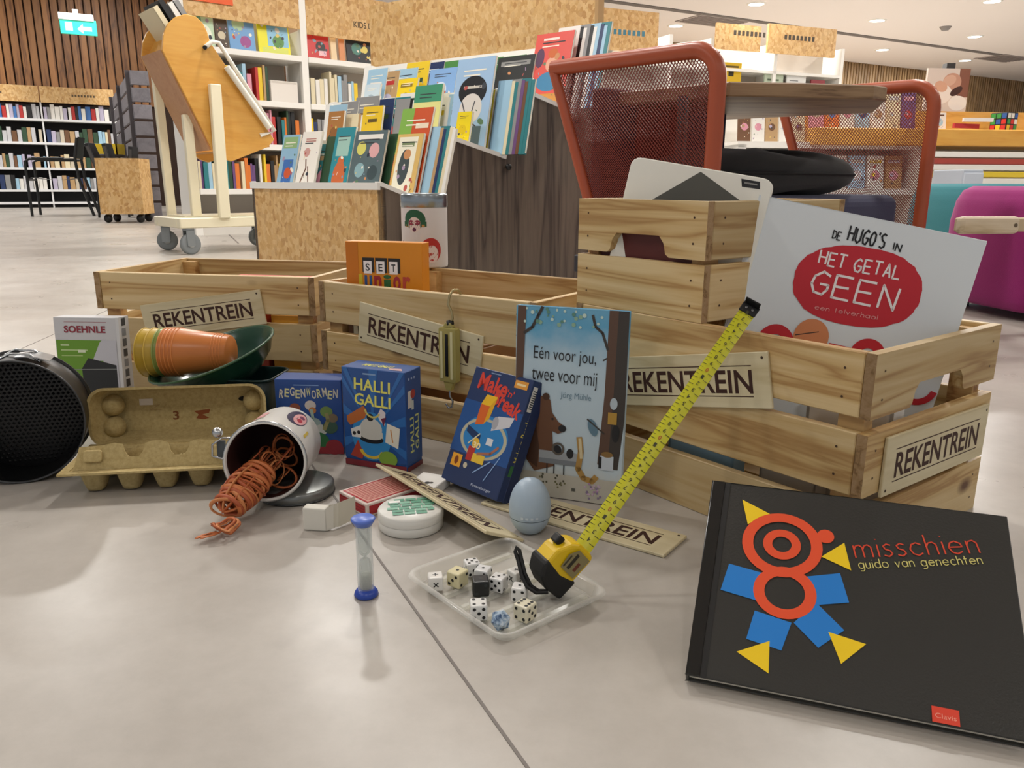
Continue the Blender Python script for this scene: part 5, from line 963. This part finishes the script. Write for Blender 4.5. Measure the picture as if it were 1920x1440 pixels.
# wire clasp of the tin
kx = MCn.inverted(); cl0 = kx @ Vector((-.360,.985,.095))
clp = G(); clp.tube([(-CR*.8,CR*.62,CL-.004),(-CR*1.02,CR*.66,CL+.004),(-CR*1.25,CR*.5,CL+.006),(-CR*1.28,CR*.2,CL+.004),(-CR*1.04,CR*.1,CL)],.0014,6); clp.build('clasp_wire', STEEL, rt)
G().grid(lambda u,v: (-CR*1.12+.007*math.cos(u*6.283)*math.sin(v*3.14), CR*.80+.007*math.sin(u*6.283)*math.sin(v*3.14), CL+.004+.007*math.cos(v*3.14)),14,10,wrapu=True).build('clasp_knob', STEEL, rt)
G().box(-CR*1.22,CR*.1,CL-.010,-CR*1.0,CR*.55,CL-.006).build('clasp_plate', DSTEEL, rt, .001)
# tin lid on the floor
tl_ = thing('tin_lid', 'round steel tin lid lying on the floor under the rubber band tin', 'lid', pose((-.300,1.035,.0005))); G().lathe([(0,.016),(.048,.016),(.0515,.014),(.052,.001),(.050,0)],44).build('top', mat('#7f8280',.35,.7), tl_); G().tube([(.0515*math.cos(t),.0515*math.sin(t),.002) for t in [k*2*math.pi/40 for k in range(40)]],.0012,6,True).build('rim', mat('#55585a',.35,.8), tl_)
# rubber band bundle
rb = thing('rubber_band_bundle', 'bundle of orange rubber bands spilling out of the white tin', 'rubber bands', pose((-.36,.955,.002))); RI = TM[rb.name].inverted(); rr2 = random.Random(21)
BCOL = ['#bb6434','#c97440','#ae5630','#cf8550']
def band(pts, m, r_=.0019): G().tube([RI@Vector(p) for p in pts], r_, 6, True, flat=.45).build('band', mat(m,.55), rb)
A0 = Vector((-.330,.985,.052)); A1 = Vector((-.357,.925,.024)); axd = (A1-A0).normalized(); s1 = axd.cross(ZV).normalized(); s2 = s1.cross(axd)
for k in range(24):
    q = k/23; c_ = A0.lerp(A1, q); R1 = .026*(1-.25*abs(q-.45)*2)*rr2.uniform(.92,1.08); R2 = R1*rr2.uniform(.68,.86); ph = rr2.uniform(0,6.28); tl1 = rr2.uniform(-.35,.35)
    band([c_ + s1*R1*math.cos(t)+s2*R2*math.sin(t)+axd*(tl1*R1*math.sin(t+ph)) for t in [j*2*math.pi/28 for j in range(28)]], BCOL[k%4], rr2.uniform(.0024,.0034))
for k in range(4):  # lengthwise wraps
    a_ = k*.8; sd_ = s1*math.cos(a_)+s2*math.sin(a_); m_ = (A0+A1)/2
    band([m_ + axd*.042*math.cos(t) + sd_*.022*math.sin(t) for t in [j*2*math.pi/28 for j in range(28)]], BCOL[(k+1)%4], .0030)
def knot(c_, r_, m): band([Vector(c_)+Vector((r_*math.cos(t)*(1+.3*math.sin(3*t)), r_*math.sin(t), .006+.004*math.sin(2*t))) for t in [j*2*math.pi/24 for j in range(24)]], m)
for k in range(5): knot((-.352+rr2.uniform(-.006,.006),.893+rr2.uniform(-.006,.006),.004+.002*k),.012,BCOL[k%4])
for dx in (0,.006): band([Vector((-.360+dx,.895,.005))+Vector((-.018*q_ + .003*math.sin(w_), -.026*q_+.003*math.cos(w_), .002)) for q_, w_ in [(abs(1-2*j/20), j*6.28/20) for j in range(20)]], BCOL[1], .0018)
for k in range(16):  # bands still inside the tin
    cz = MCn @ Vector((rr2.uniform(-.022,.022), rr2.uniform(-.03,.008), CL*rr2.uniform(.45,.85))); r_ = rr2.uniform(.014,.022); a1_ = Vector((rr2.uniform(-1,1),rr2.uniform(-1,1),rr2.uniform(-1,1))).normalized(); a2_ = a1_.orthogonal().normalized()
    band([cz + a1_*r_*math.cos(t)+a2_*r_*.7*math.sin(t) for t in [j*2*math.pi/24 for j in range(24)]], BCOL[k%4], .0018)
# ---- springform pan on its side
pc = Vector((-.700,1.066,.0905)); pax = Vector((-.33,.94,0)).normalized(); px_ = Vector((0,0,1)).cross(pax).normalized(); MPn = frame(pc, px_, pax.cross(px_)); PR = .088
PANM = mat('#101112',.38,.2,name='nonstick'); pn = thing('springform_pan', 'black springform cake tin on its side at the left edge', 'pan', MPn); PD = .068
G().lathe([(PR-.0012,.0),(PR-.0012,PD),(PR,PD),(PR+.0014,PD-.002),(PR,PD-.004),(PR,.004),(PR+.0018,.002),(PR+.0018,-.001),(PR-.0012,-.0015),(PR-.0012,.0)],72).build('ring', PANM, pn)
G().lathe([(0,PD-.004),(PR-.002,PD-.004),(PR+.004,PD-.003),(PR+.004,PD),(0,PD)],64).build('base', PANM, pn)
nub = G()  # embossed diamond grid on the base
for i in range(-13,14):
    for j in range(-13,14):
        x = (i+(j%2)*.5)*.0066; y = j*.0058
        if x*x+y*y < (PR-.006)**2: nub.add([(x-.0027,y,PD-.004),(x,y-.0024,PD-.004),(x+.0027,y,PD-.004),(x,y+.0024,PD-.004),(x,y,PD-.0058)],[(0,4,1),(1,4,2),(2,4,3),(3,4,0)])
nub.build('embossed_pattern', PANM, pn, kind='stuff')
G().tube([((PR+.0008)*math.cos(t),(PR+.0008)*math.sin(t),-.0005) for t in [k*2*math.pi/64 for k in range(64)]],.0013,6,True).build('rim_bead', mat('#4a4c4e',.3,.6), pn)
up_l = MPn.to_3x3().inverted() @ Vector((.18,-.1,1)); ta_ = math.atan2(up_l.y,up_l.x)
def pr_(a, r_, z): return Vector((r_*math.cos(a), r_*math.sin(a), z))
for z in (.016,.046): G().tube([pr_(ta_-.25,PR+.002,z),pr_(ta_-.1,PR+.008,z),pr_(ta_+.15,PR+.009,z),pr_(ta_+.3,PR+.003,z)],.0018,6).build('clasp_wire', STEEL, pn)
sg_ = 1 if (MPn.to_3x3() @ pr_(ta_+.3,1,0)).x > (MPn.to_3x3() @ pr_(ta_,1,0)).x else -1
gl = G(); ps_ = [pr_(ta_+sg_*a,PR+.003+.006*math.sin(a*3),z) for z in (.012,.050) for a in (-.05,.1,.25,.42)]; gl.add([p for p in ps_]+[p*1.0+Vector((p.x,p.y,0)).normalized()*.0015 for p in ps_],[(0,1,5,4),(1,2,6,5),(2,3,7,6),(8,12,13,9),(9,13,14,10),(10,14,15,11),(0,8,9,1),(1,9,10,2),(2,10,11,3),(4,5,13,12),(5,6,14,13),(6,7,15,14)]); gl.build('clasp_lever', STEEL, pn)
# ---- dark tub, green bowl and nested cups
tbm = clear('dark_teal_plastic','#123a3c',.86,.25); tub = thing('plastic_tub', 'dark teal plastic tub under the green bowl', 'tub', pose((-.445,1.30,0),R(-6)))
g = G(); g.prism(rrect(-.048,-.045,.048,.045,.016),.001,.004); pr = rrect(-.046,-.043,.046,.043,.016); pr2 = rrect(-.054,-.050,.054,.050,.018); n_ = len(pr); g.add([(x,y,.001) for x,y in pr]+[(x,y,.108) for x,y in pr2]+[(x*.97,y*.97,.108) for x,y in pr2]+[(x*.96,y*.96,.004) for x,y in pr],[(i,(i+1)%n_,n_+(i+1)%n_,n_+i) for i in range(n_)]+[(n_+i,n_+(i+1)%n_,2*n_+(i+1)%n_,2*n_+i) for i in range(n_)]+[(2*n_+i,2*n_+(i+1)%n_,3*n_+(i+1)%n_,3*n_+i) for i in range(n_)],0,True); g.build('body', mat('#0c2423',.35), tub)
G().tube([(x*1.01,y*1.01,.107) for x,y in pr2],.002,6,True).build('rim', mat('#12302f',.35), tub)
bwn = Vector((-.30,-.18,1.0)).normalized(); bx_ = Vector((0,1,0)).cross(bwn).normalized(); MBw = frame(Vector((-.510,1.325,.128)), bx_, bwn.cross(bx_))
bw = thing('plastic_bowl', 'tilted translucent dark green bowl with cups lying in it', 'bowl', MBw); BR_ = .105
prf = [(0,-.050),(.030,-.050),(.052,-.046),(.074,-.034),(.094,-.016),(BR_,.006),(BR_+.004,.008),(BR_+.004,.010),(BR_-.002,.009),(.091,-.014),(.071,-.031),(.05,-.043),(.03,-.047),(0,-.047)]
G().lathe(prf,48).build('body', clear('green_plastic','#1f4638',.80,.2), bw); G().tube([((BR_+.003)*math.cos(t),(BR_+.003)*math.sin(t),.009) for t in [k*2*math.pi/48 for k in range(48)]],.0022,6,True).build('rim', mat('#33563c',.3), bw); G().lathe([(.028,-.050),(.030,-.056),(.034,-.056),(.036,-.049)],32).build('foot', mat('#264a34',.3), bw)
cax = Vector((1,-.05,.02)).normalized(); cx_ = ZV.cross(cax).normalized(); c0 = Vector((-.622,1.315,.140))
cupm = G().lathe([(.0395,0),(.0405,0),(.041,.0015),(.0402,.003),(.0285,.084),(.0265,.086),(0,.086),(0,.085),(.026,.085),(.028,.083),(.0395,0)],36)
def cup(off, col, label, alpha=.8):
    m = clear('cup_plastic', col, alpha, .3); t = thing('plastic_cup', label, 'cup', frame(c0+cax*off, cx_, cax.cross(cx_)), 'nested plastic cups')
    cupm.build('wall', m, t); g = G(); g.tube([(.0407*math.cos(s),.0407*math.sin(s),.0012) for s in [k*2*math.pi/36 for k in range(36)]],.0012,6,True); g.build('rim', mat(col,.4), t)
    for k in range(4): z = .076-k*.0045; g = G(); r_ = .0402-.0117*z/.084+.0003; g.tube([(r_*math.cos(s),r_*math.sin(s),z) for s in [j*2*math.pi/32 for j in range(32)]],.0007,5,True); g.build('ridge', mat(col,.45), t)
cup(0,'#c9a83a','yellow plastic cup, outermost of the nested lying cups',.75); cup(.016,'#d0ae48','second yellow plastic cup inside the nested lying cups',.75); cup(.030,'#8a9a4c','green plastic cup nested between the yellow and orange cups',.8)
for k in range(5): cup(.038+.0062*k,'#d98545',f'{ordn(k)} orange plastic cup from the left in the nested lying cups',.82)
# ---- egg timer
et = thing('egg_timer', 'pale blue egg-shaped kitchen timer standing on the floor', 'timer', pose((.023,.912,.0005))); EB = mat('#a9bccd',.38,name='pale_blue_plastic')
def eggr(z0,z1,n=12): 
    o_ = []
    for k in range(n+1): z = z0+(z1-z0)*k/n; h_ = z/.0705; o_.append((.0262*math.sqrt(max(0,1-((h_-.43)/(.57 if h_ > .43 else .475))**2))**.96, z))
    return o_
G().lathe([(0,.0006)]+eggr(.001,.0215),40).build('base', EB, et); G().lathe(eggr(.0222,.0702,22)+[(0,.0705)],40).build('top', EB, et); G().lathe([(.0225,.0212),(.0228,.0225)],36).build('groove', mat('#6f8296',.5), et)
f = Face(et,fn=lambda u,v,l: Vector(((.0262+l)*math.sin(u/.026),-(.0262+l)*math.cos(u/.026),v))); 
for k in range(4): f.rect(-.012+k*.006,.0252,-.0085+k*.006,.0285,mat('#c3d0da',.4),'lettering')
f.done()
# ---- sand timer
sd_ = thing('sand_timer', 'small sand timer with blue end caps standing on the floor', 'timer', pose((-.152,.752,.0003))); SB = mat('#2748a8',.35,name='blue_plastic'); GL = clear('clear_tube','#f2f5f5',.10,.05)
G().lathe([(0,0),(.0115,0),(.0128,.0015),(.0120,.0045),(.0088,.0085),(0,.0085)],32).build('base_cap', SB, sd_); G().lathe([(0,.0795),(.0088,.0795),(.0118,.0845),(.0126,.0865),(.0112,.088),(0,.0882)],32).build('top_cap', mat('#5a78d0',.35), sd_)
G().lathe([(.0084,.008),(.0084,.080)],32).build('outer_tube', GL, sd_); G().lathe([(.0066,.009),(.0066,.036),(.0052,.0405),(.0012,.0445),(.0052,.0485),(.0066,.053),(.0066,.079)],28).build('glass_bulb', clear('bulb_glass','#eef0ee',.14,.05), sd_); G().lathe([(0,.0092),(.0062,.0092),(.0062,.0235),(.004,.025),(0,.0265)],24).build('sand', mat('#cbc7be',.8), sd_)
# ---- round white tin with green print
rw_ = thing('round_tin', 'round white plastic box with a green brick print on its lid', 'box', pose((-.1265,.926,.0004),R(12))); RT_ = .0405
G().lathe([(0,0),(RT_-.002,0),(RT_,.002),(RT_,.012),(RT_-.0006,.0128),(0,.0128)],48).build('base', mat('#deddd6',.35), rw_); G().lathe([(RT_+.0004,.0128),(RT_+.0008,.014),(RT_+.0008,.023),(RT_-.0015,.0255),(0,.026)],48).build('lid', mat('#dfded7',.35), rw_)
f = Face(rw_,(0,0,.0262)); g1 = mat('#5f9a80',.4); g2 = mat('#7fb39a',.4)
for j in range(6):
    y = -.024+j*.0085; hw = math.sqrt(max(0,.035**2-(y+.003)**2)); x = -hw*.85+(.004 if j%2 else 0)
    while x < hw*.9-.006: x1_ = min(x+.0145,hw*.9); f.rect(x,y,x1_-.0012,y+.0072,g1 if (j+int(x*1000))%3 else g2); x = x1_
f.rect(-.026,.014,-.012,.021,mat('#e6e8e2',.4)); f.done()
# ---- red card deck box
c_a = Vector((-.233,.997,.0004)); c_b = Vector((-.186,.949,.0004)); exc = (c_b-c_a).normalized(); MCd = frame(c_a, exc, Vector((-exc.y,exc.x,0)))
cd_ = thing('card_box', 'red and white box of playing cards lying beside the round white box', 'box', MCd); CW, CLn, CH = .066, .092, .018
G().box(0,0,0,CW,CLn,CH).build('body', mat('#d9c9c0',.4), cd_, .0008); f = Face(cd_,(0,0,CH)); rdm = mat('#a8242c',.4); f.rect(.004,.004,CW-.004,CLn-.004,rdm).rect(.007,.007,CW-.007,CLn-.007,mat('#cf9a8c',.4))
for k in range(11): f.rect(.010+k*.0044,.010,.0108+k*.0044,CLn-.010,rdm)
for k in range(16): f.rect(.010,.010+k*.0047,CW-.010,.0106+k*.0047,rdm)
f.done(); f = Face(cd_,(0,0,0),(1,0,0),(0,0,1)); f.rect(.003,.003,CW-.003,CH-.003,rdm); 
for k in range(3): f.rect(.006,.005+k*.004,CW-.006,.006+k*.004,mat('#7a1a22',.4))
f.done(); f = Face(cd_,(CW,0,0),(0,1,0),(0,0,1)); f.rect(.004,.003,CLn-.004,CH-.003,rdm); f.done()
# ---- loose playing cards pack (white with a black mark)
pc_ = thing('playing_cards', 'white stack of cards with a black mark beside the leaning game box', 'cards', pose((-.150,1.028,.0004),R(-22))); G().box(0,0,0,.044,.058,.014).build('pack', mat('#e6e4de',.5), pc_, .001); f = Face(pc_,(0,0,.014)); f.disc(.026,.022,.004,INK).disc(.031,.024,.003,INK); f.done()
# ---- folded paper ruler
ppr = thing('paper_tape', 'folded white paper measuring tape standing beside the card box', 'paper tape', pose((-.238,.918,.0004),R(-8))); PPM = mat('#d9d6cb',.7,name='white_paper')
G().box(-.020,-.010,.0,.010,.006,.030).build('folded_block', PPM, ppr, .002, 2); G().add([(.010,-.010,.001),(.016,.0,.001),(.034,.03,.004),(.034,.032,.032),(.016,.004,.031),(.010,-.008,.030)],[(0,1,4,5),(1,2,3,4)]).build('loose_strip', PPM, ppr); G().add([(.010,-.0,.002),(.022,.0,.003),(.036,.025,.004),(.036,.027,.034),(.022,.004,.033),(.010,.004,.030)],[(0,1,4,5),(1,2,3,4)]).build('loose_strip', mat('#c9c3b2',.7), ppr)
# ---- clear tray
ta0, ta1, ta2, ta3 = atz(758,1092), atz(940,1226), atz(1143,1130), atz(955,1022)
tcx = (ta0+ta1+ta2+ta3)/4; tex = ((ta2-ta1)+(ta3-ta0))/2; tey = ((ta0-ta1)+(ta3-ta2))/2; tW = tex.length; tH = tey.length; MTr = frame(tcx, tex, tey)
tr_ = thing('plastic_tray', 'clear plastic tray with dice on the floor before the tape measure', 'tray', MTr); CP = clear('clear_plastic','#f6f6f2',.06,.12); CP2 = clear('clear_plastic_edge','#f8f8f4',.16,.10)
def trp(ins, z, r_): return [(x,y,z) for x,y in rrect(-tW/2+ins,-tH/2+ins,tW/2-ins,tH/2-ins,r_,5)]
Ls = [trp(.012,.0012,.010),trp(.009,.0015,.012),trp(.006,.012,.014),trp(.004,.0135,.015),trp(.0,.0135,.018),trp(-.001,.011,.018)]; n_ = len(Ls[0]); g = G(); vs = sum(Ls,[])
g.add(vs,[(k*n_+i,k*n_+(i+1)%n_,(k+1)*n_+(i+1)%n_,(k+1)*n_+i) for k in range(5) for i in range(n_)],0,True); g.build('wall', CP2, tr_); g = G(); g.add(Ls[0],[tuple(range(n_))]); g.build('floor_sheet', CP, tr_)
for k in range(5): y = -tH*.36+k*tH*.18; G().hexa([(-tW*.4,y-.005,.0013),(tW*.4,y-.005,.0013),(tW*.4,y+.005,.0013),(-tW*.4,y+.005,.0013)],[(-tW*.39,y-.0025,.004),(tW*.39,y-.0025,.004),(tW*.39,y+.0025,.004),(-tW*.39,y+.0025,.004)]).build('rib', clear('clear_rib','#fafaf6',.12,.08), tr_)
# ---- dice
PIP = {1:[(0,0)],2:[(-1,-1),(1,1)],3:[(-1,-1),(0,0),(1,1)],4:[(-1,-1),(1,1),(-1,1),(1,-1)],5:[(-1,-1),(1,1),(-1,1),(1,-1),(0,0)],6:[(-1,-1),(-1,0),(-1,1),(1,-1),(1,0),(1,1)]}
def die(x, y, rz, col, label, top=5, front=3, right=1, s=.0158, pipc='#141416', plus=False, z=.0042):
    t = thing('die', label, 'die', pose((x,y,z),R(rz)), 'dice in the clear tray'); G().box(-s/2,-s/2,0,s/2,s/2,s).build('body', mat(col,.3), t, .0018, 3)
    m = mat(pipc,.4); 
    for val,o,ex_,ey_ in ((top,(0,0,s),(1,0,0),(0,1,0)),(front,(0,-s/2,s/2),(1,0,0),(0,0,1)),(right,(s/2,0,s/2),(0,1,0),(0,0,1)),(7-right,(-s/2,0,s/2),(0,-1,0),(0,0,1))):
        f = Face(t,o,ex_,ey_,lift=.0002)
        if plus: f.line([(-.003,0),(.003,0)],.0012,m,'pips').line([(0,-.003),(0,.003)],.0012,m,'pips') if val % 2 else f.line([(-.0025,-.0025),(.0025,.0025)],.0012,m,'pips').line([(-.0025,.0025),(.0025,-.0025)],.0012,m,'pips')
        else:
            for (a_,b_) in PIP.get(val,[]): f.disc(a_*s*.27,b_*s*.27,s*.105,m,n=10,name='pips')
        f.done()
    return t
die(-.080,.760,10,'#e6e4de','white die with plus and times signs, leftmost in the tray',1,2,1,plus=True); die(-.057,.768,-35,'#ded6ac','cream die with one pip up, at the tray left',1,3,2,.0172); die(-.043,.792,20,'#e3e3e2','white die with five pips up, farthest back of the tray cluster',5,3,4); die(-.030,.776,-20,'#dcdddd','white die leaning against the black die, one pip up',1,2,3)
die(-.032,.750,8,'#17191b','black die in the middle of the tray',1,2,3,.0172,'#2c2f32'); die(-.013,.758,-25,'#e3e3e1','white die showing five, right of the black die',3,5,2); die(.006,.772,40,'#d9d8d2','white operator die partly behind the tape strap',1,2,1,.0160,plus=True); die(.009,.738,-12,'#e6e5e1','white die showing four, in front of the tape strap',1,4,2); die(.014,.701,-38,'#e0dac0','cream die with six pips up, front right in the tray',6,4,5,.0172); die(-.032,.703,6,'#e4e4e0','white die showing five in front, nearest the tray left corner',4,5,3,.0168)
py = thing('polyhedral_die', 'marbled blue many-sided die at the front of the tray', 'die', pose((-.010,.683,.0128)) @ Matrix.Rotation(.5,4,'X')); bm = bmesh.new(); bmesh.ops.create_icosphere(bm, subdivisions=1, radius=.0105); me = bpy.data.meshes.new('body'); bm.to_mesh(me); bm.free()
def marble():
    m, nt, N, L, b = newmat('marbled_blue'); v,_ = coords(N,L,(1,1,1),False); n = noise(N,L,v,140,3,.6,1.0); r = ramp(N,[(.35,'#3f5a80'),(.5,'#9fb6cc'),(.65,'#d3dde4')]); L.new(n.outputs[0],r.inputs[0]); L.new(r.outputs[0],b.inputs['Base Color']); b.inputs['Roughness'].default_value = .25; return m
me.materials.append(marble()); obj('body', me, py)
f = Face(py,(0,-.0098,0),(1,0,0),(0,0,1),lift=.0006); f.text('2',.002,.001,.003,.005,INK); f.done()
# ---- tape measure
TBp = Vector((.040,.742,.0045)); tex_ = Vector((.60,.28,.62)).normalized(); tno = Vector((.42,-.86,.02)); tno = (tno-tex_*tno.dot(tex_)).normalized(); tey_ = tno.cross(tex_)
cen = Vector((.050,.752,.0385)); MTp = frame(cen, tex_, tey_)
tp = thing('tape_measure', 'yellow and black tape measure with its long blade pulled out', 'tape measure', MTp); YB = mat('#e3bd12',.35,name='yellow_plastic'); RBk = mat('#141414',.6,name='black_rubber')
tw = .017
body = [(-.030,-.022),(.030,-.024),(.034,-.018),(.034,.006),(.027,.016),(.010,.027),(-.012,.027),(-.026,.018),(-.032,.002)]
body = [(x*.84,y*.86) for x,y in body]; tw = .0145
G().prism(body,-tw,tw).build('case', YB, tp, .004, 3); blk = [(-.0335,-.0235),(-.004,-.0255),(-.010,.0),(-.006,.0285),(-.014,.0285),(-.028,.0195),(-.0345,.003)]
blk = [(x*.84,y*.86) for x,y in blk]; G().prism(blk,-tw-.0012,tw+.0012).build('rubber_grip', RBk, tp, .003, 2)
G().box(.012,.017,-.006,.022,.026,.006).build('lock_button', RBk, tp, .002, 2)
f = Face(tp,(0,0,tw),lift=.0016); f.poly([(-.003,-.014),(.022,-.016),(.023,.003),(.013,.010),(-.002,.008)],mat('#8a7f55',.45)); f.rect(.001,-.002,.019,.002,mat('#2c2618',.5),'label_bar').rect(.003,-.010,.013,-.006,mat('#6a3020',.5),'label_bar').rect(.0,.005,.014,.007,mat('#3a3424',.5),'label_bar'); f.done()
# blade
b0 = aty(1090,1030,.775); b1 = aty(1409,574,.935); bd = (b1-b0).normalized(); BLn = (b1-b0).length; bs = (bd.cross(Vector((-.35,-.85,.2)))).normalized(); bn = bs.cross(bd)
if bn.y > 0: bs = -bs; bn = bs.cross(bd)
MBl = frame(b0, bd, bn.cross(bd)); MTi = MTp.inverted(); ML = MTi @ MBl; hwid = .0095
def blade(u,v): y = (v-.5)*2*hwid; return (u*BLn, y, .0018*(1-(y/hwid)**2)-.0018)
BLY = mat('#c9c61c',.4,name='blade_yellow'); bo = obj('blade', G().grid(blade,2,8).grid(lambda u,v: tuple(Vector(blade(u,v))-Vector((0,0,.0004))),2,8).mesh('blade', BLY), tp, ML)
f = Face(bo,fn=lambda u,v,l: Vector((u,v,.0018*(1-(v/hwid)**2)-.0018+l)),lift=.0003); tk = mat('#3a3a10',.5)
nb = int(BLn/.010)
for k in range(1,nb):
    x = k*.010; f.line([(x,hwid),(x,hwid-.006)],.0007,tk,'ruler_marks'); f.line([(x,-hwid),(x,-hwid+.006)],.0007,tk,'ruler_marks'); f.line([(x+.005,hwid),(x+.005,hwid-.004)],.0005,tk,'ruler_marks')
    f.text(str((nb-k) % 10),x+.0035,-.0005,.0032,.0050,mat('#b03a20',.5) if (nb-k)%10 == 0 else tk,90,.01,name='ruler_numbers')
f.done()
ho = G(); ho.box(BLn-.012,-hwid-.001,-.001,BLn+.002,hwid+.001,.0012); ho.box(BLn,-hwid,-.001,BLn+.002,hwid,.012); ho.build('end_hook', mat('#1a1a1c',.4,.3), bo, .0008)
for y in (-.004,.004): G().lathe([(0,.0014),(.0016,.0014)],10,M=Matrix.Translation((BLn-.005,y,0))).build('rivet', STEEL, bo)
MTi3 = MTp.inverted(); sp_ = [(1028,1108,.735),(1010,1108,.735),(995,1098,.735),(984,1075,.74),(978,1050,.745),(974,1032,.75),(968,1026,.75),(966,1034,.75),(972,1052,.745),(978,1078,.738),(988,1100,.73),(1005,1111,.73),(1028,1110,.73)]
G().tube([MTi3@aty(*q) for q in sp_],.0021,8).build('wrist_strap', RBk, tp)
# ---- spring scale hanging on crate B
MS = MB @ Matrix.Translation((.308,-.006,0)); ss_ = thing('spring_scale', 'clear yellow spring scale hanging by its hook on the middle crate', 'scale', MS); WIRE = mat('#a89a72',.3,.7)
G().tube([(.004,.014,.243),(.004,.016,.252),(.003,.010,.2575),(0,.002,.2575),(-.003,-.003,.250),(-.004,-.006,.236),(.004,-.007,.224),(.0055,-.007,.214),(.0,-.008,.206)],.0022,8).build('top_hook', WIRE, ss_); G().lathe([(0,-.006),(.0055,-.005),(.0065,0),(.0055,.005),(0,.006)],16,M=Matrix.Translation((.001,-.008,.206))).build('zero_knob', BLACK, ss_)
BS = clear('amber_plastic','#c9bd74',.55,.2); G().prism(rrect(-.017,.112,.017,.200,.004),.003,.016,M=Matrix.Rotation(R(90),4,'X')).build('housing', BS, ss_, .0015, 2); G().box(-.0026,-.0175,.122,.0026,-.0162,.190).build('indicator_rod', BLACK, ss_)
for x in (-.010,.010): G().box(x-.0022,-.0178,.118,x+.0022,-.0162,.194).build('scale_strip', mat('#d8d0a0',.4), ss_)
G().prism([(-.010,.112),(.010,.112),(.005,.098),(-.005,.098)],.005,.014,M=Matrix.Rotation(R(90),4,'X')).build('neck', BS, ss_, .001); G().prism([(-.010,.2),(.010,.2),(.005,.208),(-.005,.208)],.005,.014,M=Matrix.Rotation(R(90),4,'X')).build('neck', BS, ss_, .001)
G().tube([(0,-.010,.100),(0,-.010,.088),(.006,-.010,.080),(.004,-.010,.070),(-.003,-.010,.068),(-.008,-.010,.074)],.0017,8).build('bottom_hook', STEEL, ss_)
